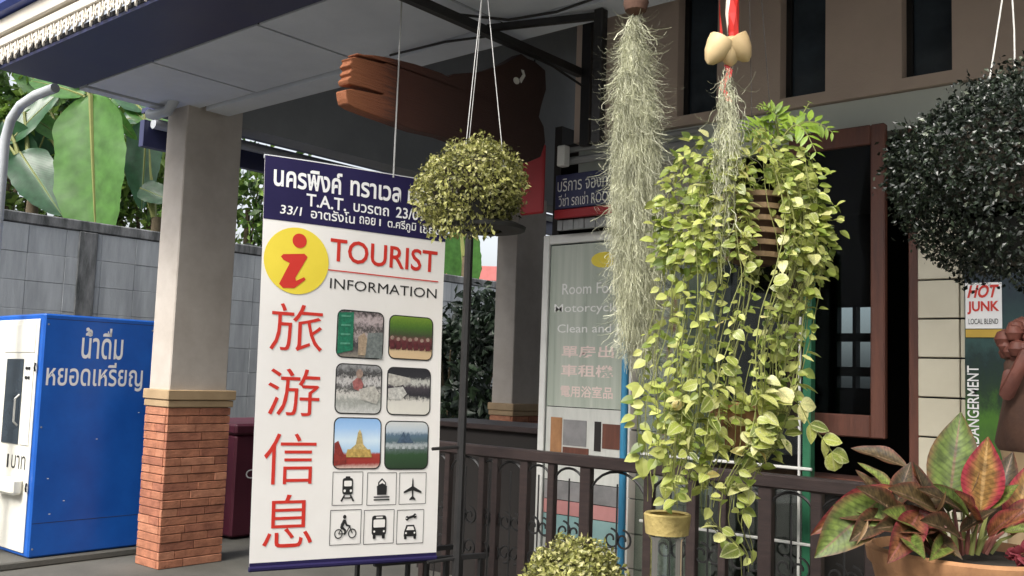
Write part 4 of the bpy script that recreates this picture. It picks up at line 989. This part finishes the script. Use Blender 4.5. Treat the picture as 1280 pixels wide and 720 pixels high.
# ------------------------------------------------------------------ cascading vine
VD = 3.0
vc = W(925, 240, D=VD)
vn = thing('hanging_vine', 'cascading lime-green leafy vine spilling from hanging pots in front of the glass screen', 'hanging plant', tuple(vc), 'hanging pot plants')
ORG[vn.name] = Vector(vc)
tabL = [(160, 880, 975), (200, 838, 1015), (250, 826, 1032), (300, 822, 1044), (350, 824, 1038), (400, 818, 1020), (450, 808, 1008), (500, 802, 1002), (550, 800, 992), (600, 803, 958), (650, 806, 952), (690, 900, 950), (725, 908, 946)]
def vp(py, s, q):
    l_, r_ = interp(tabL, py); hw = (r_ - l_) / 2
    p = W((l_ + r_) / 2 + s * hw, py, D=VD); return p + fh * (q * hw / FPX * VD * .75)
Mv = []; stems = 0
for k in range(96):
    an = U(0, 2 * math.pi) if k > 44 else U(math.pi, 2 * math.pi)
    rad = U(.55, 1.0); s0, q0 = math.cos(an) * rad, math.sin(an) * rad
    py = U(172, 260); end = random.choice([U(330, 480), U(450, 600), U(500, 640), U(560, 650)])
    if k % 9 == 0: end = U(660, 728); s0 = U(.0, .75)
    if k % 5 == 0: py = U(380, 470); end = U(560, 650); s0 = U(-.95, .3)
    P = []; ph = U(0, 6); y = py
    while y < end:
        P.append(vp(y, s0 + .07 * math.sin(y / 40 + ph), q0)); y += 10
    if len(P) < 4: continue
    if True:
        MB().tube(P, U(.0011, .002), 4, False).build('stem', 'stem', vn); stems += 1
    bare = k % 4 == 1; den = random.choice([.55, .85, 1.05, 1.2]); sz = U(.75, 1.25)
    for i in range(len(P) - 1):
        yy = py + i * 10
        pr = .85 if yy < 330 else (.34 if yy < 470 else (.42 if yy < 570 else .28))
        if bare: pr *= .18
        for sd_ in (-1, 1):
            if random.random() > pr * den: continue
            if q0 < .3 and 232 < yy < 335 and abs(s0 - .08) < .12: continue
            out_ = (rh * math.cos(an) + fh * math.sin(an))
            d = (rh * sd_ * U(.3, 1) + out_ * U(.0, .6) + uz * U(-.9, .25) - fh * U(-.2, .5)).normalized()
            nrm = (-fh * U(-.1, 1.1) + uz * U(.1, 1.2) + rh * U(-.9, .9))
            s_ = U(.02, .046) * sz * (1.25 if yy > 470 else .9)
            Mv.append((frame(P[i] + d * .008, d, nrm, s_), q0 + U(-.15, .15), s_))
# filling tufts round the pot rim
for k in range(560):
    py = U(172, 345); an = U(0, 6.283); rad = U(.5, 1.08)
    if py > 225 and math.sin(an) < .2 and abs(math.cos(an) * rad - .08) < .12: continue
    p = vp(py, math.cos(an) * rad, math.sin(an) * rad)
    d = (rh * math.cos(an) + fh * math.sin(an) + rv() * .8 + uz * U(-.5, .3)).normalized()
    s_ = U(.022, .044); Mv.append((frame(p, d, -fh * U(.3, 1) + uz * U(.3, 1) + rv() * .4, s_), math.sin(an) * rad, s_))
# one sprig reaching out at the right
P = [W(x, y, D=2.85) for x, y in ((985, 470), (1000, 505), (1012, 530), (1028, 548), (1040, 565))]
MB().tube(P, .002, 4, False).build('stem', 'stem', vn)
for i, p in enumerate(P[1:]):
    for sd_ in (-1, 1):
        d = (rh * (.6 + .4 * sd_) + uz * (-.7 + .5 * sd_) + rv() * .2).normalized(); Mv.append((frame(p, d, -fh + uz * .4 + rv() * .2, .06), -2, .062))
Mv.sort(key=lambda q: q[1] * .05 - q[2])
vm1 = [leaf_mesh('leaf', 1, wd, nseg=6, shape=s_, droop=dr, fold=fo, wave=wv, material='vine_leaf') for wd, s_, dr, fo, wv in ((.72, 'ovate', .12, .25, 0), (.82, 'ovate', .35, .1, .02), (.58, 'ovate', .05, .5, .01), (.9, 'round', .1, .2, .03), (.5, 'lance', .3, .4, .02), (.66, 'ovate', -.2, .3, .02), (.78, 'ovate', .5, .2, .01))]
for M, _, _ in Mv[:290]: put_leaf('leaf', random.choice(vm1), M, vn)
leaves_stuff('back_leaves', [q[0] for q in Mv[290:]], leaf_data(1, .74, 4, 'ovate', .15, .25), 'vine_leaf_far', vn)
# slatted basket and lower clay pot
c = W(943, 285, D=3.0); mb = None
bk = MB().lathe([(.05, -.12), (.07, -.11), (.085, .10), (.075, .10)], c, 16).build('basket', 'clay_dark', vn, True)
mat('slat_wood', (.32, .22, .12), (.22, .14, .075), 8, .8, .3, 40)
for k in range(6):
    z = -.10 + k * .037; MB().lathe([(.082 + .004 * k, z), (.092 + .004 * k, z), (.092 + .004 * k, z + .016), (.082 + .004 * k, z + .016)], c, 16).build('slat', 'slat_wood', bk)
c = W(925, 528, D=3.05); MB().lathe([(.03, -.08), (.075, -.075), (.10, .04), (.11, .045), (.11, .065), (.09, .065)], c, 20).build('clay_pot', 'terracotta', vn, True)
for o_ in (-.3, 0.1, .35): MB().tube([W(930, 250, D=3) + rh * o_ * .3, Vector((vc.x, vc.y, CZ - .02))], .0009, 5).build('wire', 'black_metal', vn)
# fern on top
c = W(975, 178, D=2.98)
fe = thing('crest_fern', 'bright green fern arching from the top of the hanging vine', 'fern', tuple(c))
ORG[fe.name] = Vector(c)
for k, (ex, ey, cur) in enumerate(((1040, 165, .05), (1012, 128, -.01), (948, 135, .05), (1020, 190, .07), (930, 165, .03), (1000, 150, .02), (965, 140, .03))):
    e = W(ex, ey, D=2.98 + U(-.12, .1)); pts = [lerp(c, e, i / 9) + uz * (cur * math.sin(math.pi * i / 9)) for i in range(10)]
    fr_ = MB().tube(pts, [.003 - .0002 * i for i in range(10)], 4).build('frond', 'stem', fe)
    Ms = []
    for i in range(1, 10):
        d = (pts[i] - pts[i - 1]).normalized()
        for sd_ in (-1, 1):
            ln = .065 * (1 - abs(i - 5) / 8); sdv = d.cross(-fh + uz * .5).normalized() * sd_
            Ms.append(frame(pts[i], sdv + d * .5 - uz * .2, -fh + uz, ln if k not in (1, 2) else ln * .35))
    leaves_stuff('leaflets', Ms, leaf_data(1, .34, 3, 'lance', .15, .15), 'fern_leaf', fr_)

mat('straw', (.46, .36, .13), (.34, .26, .09), 30, .8, .5, 60)
# small pot in a tan ring with glass vase
c = W(834, 655, D=3.1)
vp_ = thing('glass_vase_planter', 'tan basket pot on a glass vase under the trailing vine', 'planter', (c.x, c.y, 0))
MB().lathe([(.03, -.035), (.068, -.03), (.075, .03), (.07, .035), (.06, .03)], c, 20).build('basket', 'straw', vp_, True)
MB().lathe([(.0, -c.z + .50), (.05, -c.z + .50), (.052, -.05), (.06, -.036)], c, 18).build('vase', 'vase_glass', vp_, True)
MB().box((c.x - .1, c.y - .1, 0), (c.x + .1, c.y + .1, .498), .008).build('stand', 'rail_brown', vp_)

# ------------------------------------------------------------------ aglaonema in terracotta pot
AD = 2.25
c = W(1205, 700, D=AD)
ag = thing('aglaonema_pot', 'red and green broad-leaved plant in a terracotta bowl', 'potted plant', (c.x, c.y, 0), None)
rimz = W(1190, 684, D=AD).z
MB().lathe([(.02, rimz - .26), (.12, rimz - .25), (.17, rimz - .16), (.195, rimz - .05), (.205, rimz - .04), (.21, rimz - .01), (.195, rimz - .004), (.18, rimz - .03), (.0, rimz - .035)], (c.x, c.y, 0), 48, wob=.022).build('bowl', 'terracotta', ag, True)
MB().lathe([(.0, rimz - .028), (.185, rimz - .025)], (c.x, c.y, 0), 24).build('soil', 'soil', ag)
MB().box((c.x - .2, c.y - .2, 0), (c.x + .2, c.y + .2, rimz - .262), .01).build('stand', 'rail_brown', ag)
am = {}
for nm in ('green', 'red', 'pink', 'bronze'):
    am[nm] = leaf_mesh('leaf', 1, .48, nseg=12, shape='lance', droop=.10, fold=.45, wave=.014, nh=2, material='agla_' + nm)
# base px, tip px, tip depth offset, length scale, kind, facing
ALV = [((1105, 620), (1034, 682), -.08, 'green', 1), ((1118, 608), (1030, 656), -.02, 'red', .6), ((1135, 585), (1076, 560), .06, 'bronze', .9), ((1120, 620), (1082, 582), .04, 'green', .7), ((1185, 640), (1198, 533), .02, 'green', 1), ((1225, 640), (1233, 562), -.05, 'pink', 1.1), ((1222, 655), (1205, 618), -.14, 'red', .6),
       ((1150, 640), (1120, 690), -.16, 'red', .8), ((1140, 640), (1060, 640), -.06, 'bronze', .8), ((1165, 650), (1150, 588), .0, 'bronze', .8), ((1205, 640), (1160, 612), -.06, 'bronze', .8), ((1212, 650), (1180, 610), -.10, 'green', .7), ((1240, 650), (1262, 575), .05, 'bronze', .8), ((1250, 660), (1300, 625), -.05, 'red', .8),
       ((1185, 675), (1170, 692), -.18, 'green', .6), ((1128, 668), (1150, 688), -.2, 'green', .6), ((1160, 665), (1195, 690), -.15, 'bronze', .6), ((1255, 665), (1295, 660), -.08, 'green', .7), ((1175, 655), (1110, 655), -.12, 'bronze', .8), ((1200, 665), (1235, 640), -.1, 'bronze', .7), ((1100, 655), (1130, 640), .05, 'green', .7), ((1248, 672), (1262, 600), .08, 'green', .8), ((1265, 670), (1285, 590), -.02, 'pink', .8), ((1130, 650), (1085, 612), -.08, 'bronze', .9), ((1190, 660), (1142, 622), .03, 'bronze', 1), ((1160, 668), (1118, 640), -.12, 'green', .9), ((1215, 668), (1252, 625), .02, 'bronze', .9), ((1200, 672), (1165, 650), -.15, 'bronze', .8), ((1235, 670), (1268, 640), -.12, 'red', .8), ((1110, 640), (1072, 668), -.1, 'bronze', .9)]
for k in range(13):
    an = R(200 + k * 14 + U(-6, 6)) ; cx0 = 1120 + (k % 3) * 58 + U(-12, 12)
    tx, ty = cx0 + math.cos(an) * U(55, 90), 645 + math.sin(an) * U(50, 95) * .8
    ALV.append(((cx0 + math.cos(an) * 10, 645 + math.sin(an) * 12), (tx, ty), U(-.12, .14), random.choice(['bronze', 'bronze', 'green', 'green', 'red']), U(.75, 1.1)))
for k, ((bx, by), (tx, ty), dz, kind, wdt) in enumerate(ALV):
    tip = W(tx, ty, D=AD + dz); bs = W(bx, by, D=AD + dz * .4); 
    mid = lerp(bs, tip, .0)
    crown = Vector((lerp(c.x, bs.x, .55), lerp(c.y, bs.y, .55), rimz - .01))
    st = MB().tube([crown, lerp(crown, bs, .5) + uz * .01, bs], [.006, .0045, .003], 5).build('stalk', 'agla_red' if k % 2 else 'stem', ag)
    d = tip - bs; L = d.length * 1.18
    nrm = (-fh * .8 + uz * .8 + rh * (.35 if tx < bx else -.35))
    M = frame(bs, d, nrm, L) @ Matrix.Diagonal((wdt * 1.0, 1, 1, 1)); put_leaf('leaf', am[kind], M, ag)
for k, (bx, by, tx, ty) in enumerate(((1085, 650, 1070, 690), (1170, 640, 1180, 625))):
    M = frame(W(bx, by, D=AD - .12), W(tx, ty, D=AD - .15) - W(bx, by, D=AD - .12), -fh, .06) @ Matrix.Diagonal((.4, 1, 1, 1))
    me = leaf_mesh('dry_leaf', 1, .4, nseg=5, shape='lance', droop=.2, fold=.3, material='dry_leaf'); put_leaf('dry_leaf', me, M, ag)
# pink blossom at the pot's right
q = W(1279, 694, D=2.08); fl = thing('pink_blossom', 'dusty pink ruffled blossom over the rim of the terracotta bowl', 'flower', tuple(q)); ORG[fl.name] = Vector(q)
mat('petal', (.42, .06, .10), (.32, .04, .07), 12, .6)
leafmat('petal_leaf', [(0, (.20, .03, .04)), (1, (.32, .07, .09))], 'object', .6, .3)
pm_ = leaf_mesh('petal', 1, .9, nseg=4, shape='round', droop=.2, fold=.3, wave=.05, material='petal_leaf')
for k in range(34):
    d = rv(); put_leaf('petal', pm_, frame(q + d * .008, d, rv(), U(.016, .03)), fl)

# ------------------------------------------------------------------ banana plants and shrubs beyond the wall
def banana_leaf(t, base, tip, nrm, wd, kind, L=None, droop=.06, name='leaf', ns=40):
    d = Vector(tip) - Vector(base); L = L or d.length
    me = leaf_mesh(name, 1, wd, nseg=ns, shape='paddle', droop=droop, fold=.18, wave=.012, nh=3, material=kind)
    o = put_leaf(name, me, frame(Vector(base), d, nrm, L), t)
    rb = MB()
    P = [Vector((0, L * i / 8 / L, .004 - droop * (i / 8) ** 2)) for i in range(9)]
    rb.tube([p for p in P], [.012 * (1.05 - i / 8) + .001 for i in range(9)], 5)
    me2 = rb.mesh('midrib'); me2.materials.append(MATS['stem']); r2 = bpy.data.objects.new('midrib', me2); C.objects.link(r2); r2.parent = o
    return o
def at(px, py, D): return W(px, py, D=D)
def banana(label, base_px, D, leaves, hstem=3.0):
    b = at(base_px, 450, D); t = thing('banana_plant', label, 'banana plant', (b.x, b.y, 0), 'banana plants beyond the wall')
    MB().tube([(b.x, b.y, 0), (b.x + .05, b.y, hstem * .5), (b.x, b.y + .05, hstem)], [.14, .11, .07], 12).build('trunk', 'bark', t, True)
    top = Vector((b.x, b.y, hstem))
    for (bx, by, tx, ty, dd, wd, kind, dr) in leaves:
        B0 = at(bx, by, D + dd * .3); T0 = at(tx, ty, D + dd)
        MB().tube([top, lerp(top, B0, .6) + uz * .1, B0], [.035, .025, .016], 6).build('stalk', 'stem', t, True)
        banana_leaf(t, B0, T0, -fh + uz * .35 + rh * U(-.3, .3), wd, kind, None, dr)
    return t
G, Dk = 'banana_leaf', 'banana_leaf_dark'
banana('banana plant with one huge upright pale green leaf over the block wall', 112, 11.3, [(114, 118, 119, 330, -.3, .46, G, .02), (105, 120, 30, 90, .4, .35, G, .15), (120, 120, 170, 175, .3, .3, G, .15), (108, 112, 85, 40, .6, .4, G, .1), (125, 118, 205, 105, .6, .35, Dk, .15)], 3.7)
banana('banana plant with dark drooping leaves beside the downpipe', 20, 12.2, [(25, 190, 75, 265, -.3, .55, Dk, .1), (10, 180, 70, 110, .2, .4, Dk, .1), (5, 150, 50, 250, .2, .45, Dk, .12), (30, 140, 95, 180, .5, .4, G, .15)], 3.6)
banana('banana plant with folded leaves next to the porch column', 180, 12.4, [(184, 150, 176, 262, 0, .42, Dk, .02), (190, 160, 150, 120, .3, .3, G, .1), (175, 235, 215, 250, -.2, .6, Dk, .1), (185, 170, 215, 130, .4, .4, G, .1), (180, 140, 140, 100, .6, .4, Dk, .1)], 3.4)
banana('banana plant with tall torn leaves rising behind the huge pale leaf', 90, 13.6, [(60, 130, 20, 60, .2, .45, G, .1), (75, 135, 90, 40, .2, .45, Dk, .1), (130, 140, 170, 60, .2, .45, G, .1), (150, 150, 205, 140, .1, .4, Dk, .2), (50, 150, -10, 140, .2, .45, Dk, .2), (60, 160, 30, 230, .2, .5, Dk, .1)], 3.6)
banana('banana plant seen between the banner and the far column', 575, 17.0, [(575, 285, 582, 380, 0, .5, G, .06), (570, 300, 545, 350, .2, .4, G, .12), (572, 290, 560, 250, .3, .4, G, .1)], 3.6)
def shrub(name, label, cat, c, r, n, ls, material, trunk_h, group=None):
    t = thing(name, label, cat, (c[0], c[1], 0), group)
    mb = MB(); mb.tube([(c[0], c[1], 0), (c[0], c[1], max(.3, c[2]))], [.08, .04], 8)
    for k in range(6):
        d = rv(); d.z = abs(d.z); mb.tube([(c[0], c[1], c[2] * .6), Vector(c) + Vector((d.x * r[0], d.y * r[1], d.z * r[2])) * .8], [.03, .01], 5)
    mb.build('trunk', 'bark', t)
    cl = [(Vector((U(-1, 1), U(-1, 1), U(-1, 1))), U(.25, .5)) for _ in range(26)]
    Ms = []
    for _ in range(n):
        q_, rr_ = random.choice(cl); p = q_ + rv() * rr_ * random.random() ** .4
        p = Vector(c) + Vector((p.x * r[0], p.y * r[1], p.z * r[2])); Ms.append(frame(p, rv() + uz * -.2, rv() + uz * .7, ls * U(.6, 1.4)))
    leaves_stuff('crown', Ms, leaf_data(1, .5, 2, 'ovate', .15, .2), material, t)
    return t
for k, (px, py, D, rx, rz, n, lab) in enumerate(((40, 190, 14.5, 1.3, 1.2, 1700, 'leafy green shrub behind the dark banana leaves'), (110, 190, 15.5, 1.5, 1.3, 1600, 'leafy green shrub behind the huge banana leaf'), (15, 170, 13.6, .8, .9, 1600, 'leafy green shrub just beyond the downpipe'), (190, 215, 15, 1.0, 1.2, 1400, 'leafy green shrub behind the column top'), (310, 260, 15, .9, .8, 900, 'leafy green shrub between the column and the banner'))):
    p = at(px, py, D); shrub('garden_shrub', lab, 'shrub', (p.x, p.y, p.z), (rx, rx, rz), n * 2, .17, 'shrub_leaf', 2, 'shrubs beyond the wall')
for k, (px, py, D, rx, rz, n, lab) in enumerate(((560, 478, 12.6, .8, .95, 4200, 'dark hedge shrub between the banner and the far column'), (600, 480, 13.2, .8, .95, 4200, 'dark hedge shrub touching the far column'), (330, 420, 14, .8, 1.0, 2000, 'dark hedge shrub behind the maroon chest'))):
    p = at(px, py, D); shrub('hedge_shrub', lab, 'shrub', (p.x, p.y, p.z), (rx, rx, rz), n, .14, 'hedge_leaf', 1, 'dark hedge shrubs')
p = at(600, 420, 34)
hs_ = thing('far_house', 'pale house with pinkish red roof edge far beyond the hedge', 'house', (p.x, p.y, 0))
Mh = Matrix.Translation((p.x, p.y, 0)) @ Matrix.Rotation(R(40), 4, 'Z')
MB().box((-3.5, 0, 0), (3.5, 5, 4.8), M=Mh).build('wall', 'far_wall', hs_)
rf = MB().box((-3.9, -.6, 4.8), (3.9, 5.5, 5.3), M=Mh).build('roof', 'far_pink', hs_)
for xx in (-2.2, 0, 2.2): MB().box((xx - .5, -.03, 2.0), (xx + .5, .02, 3.4), M=Mh).build('window', 'dark_glass', hs_)
# ------------------------------------------------------------------ street side, seen only as reflections in the glass; heights raised to block low sky light
for k, (xa, xb, hh) in enumerate(((-22, -15.2, 6.8), (-14.8, -8.0, 7.4), (-7.6, -1.2, 6.6), (-.8, 6, 7.2))):
    t = thing('heightened_street_house', ('white', 'cream', 'grey', 'pale')[k] + ' shophouse across the road, made taller to block low sky light', 'house', ((xa + xb) / 2, -12, 0))
    MB().box((xa, -15, 0), (xb, -12, hh)).build('wall', 'far_wall', t)
    MB().box((xa - .2, -15, hh), (xb + .2, -11.4, hh + .25)).build('roof', 'far_pink' if k % 2 else 'grey_paint', t)
    for fl_ in (0, 3.3):
      for j in range(3):
        q0_ = xa + .5 + j * (xb - xa - .8) / 3; MB().box((q0_, -12.0, fl_ + (.6 if j != 1 or fl_ else .0)), (q0_ + 1.3, -11.96, fl_ + 2.4)).build('window' if j != 1 or fl_ else 'door', 'street_dark', t)
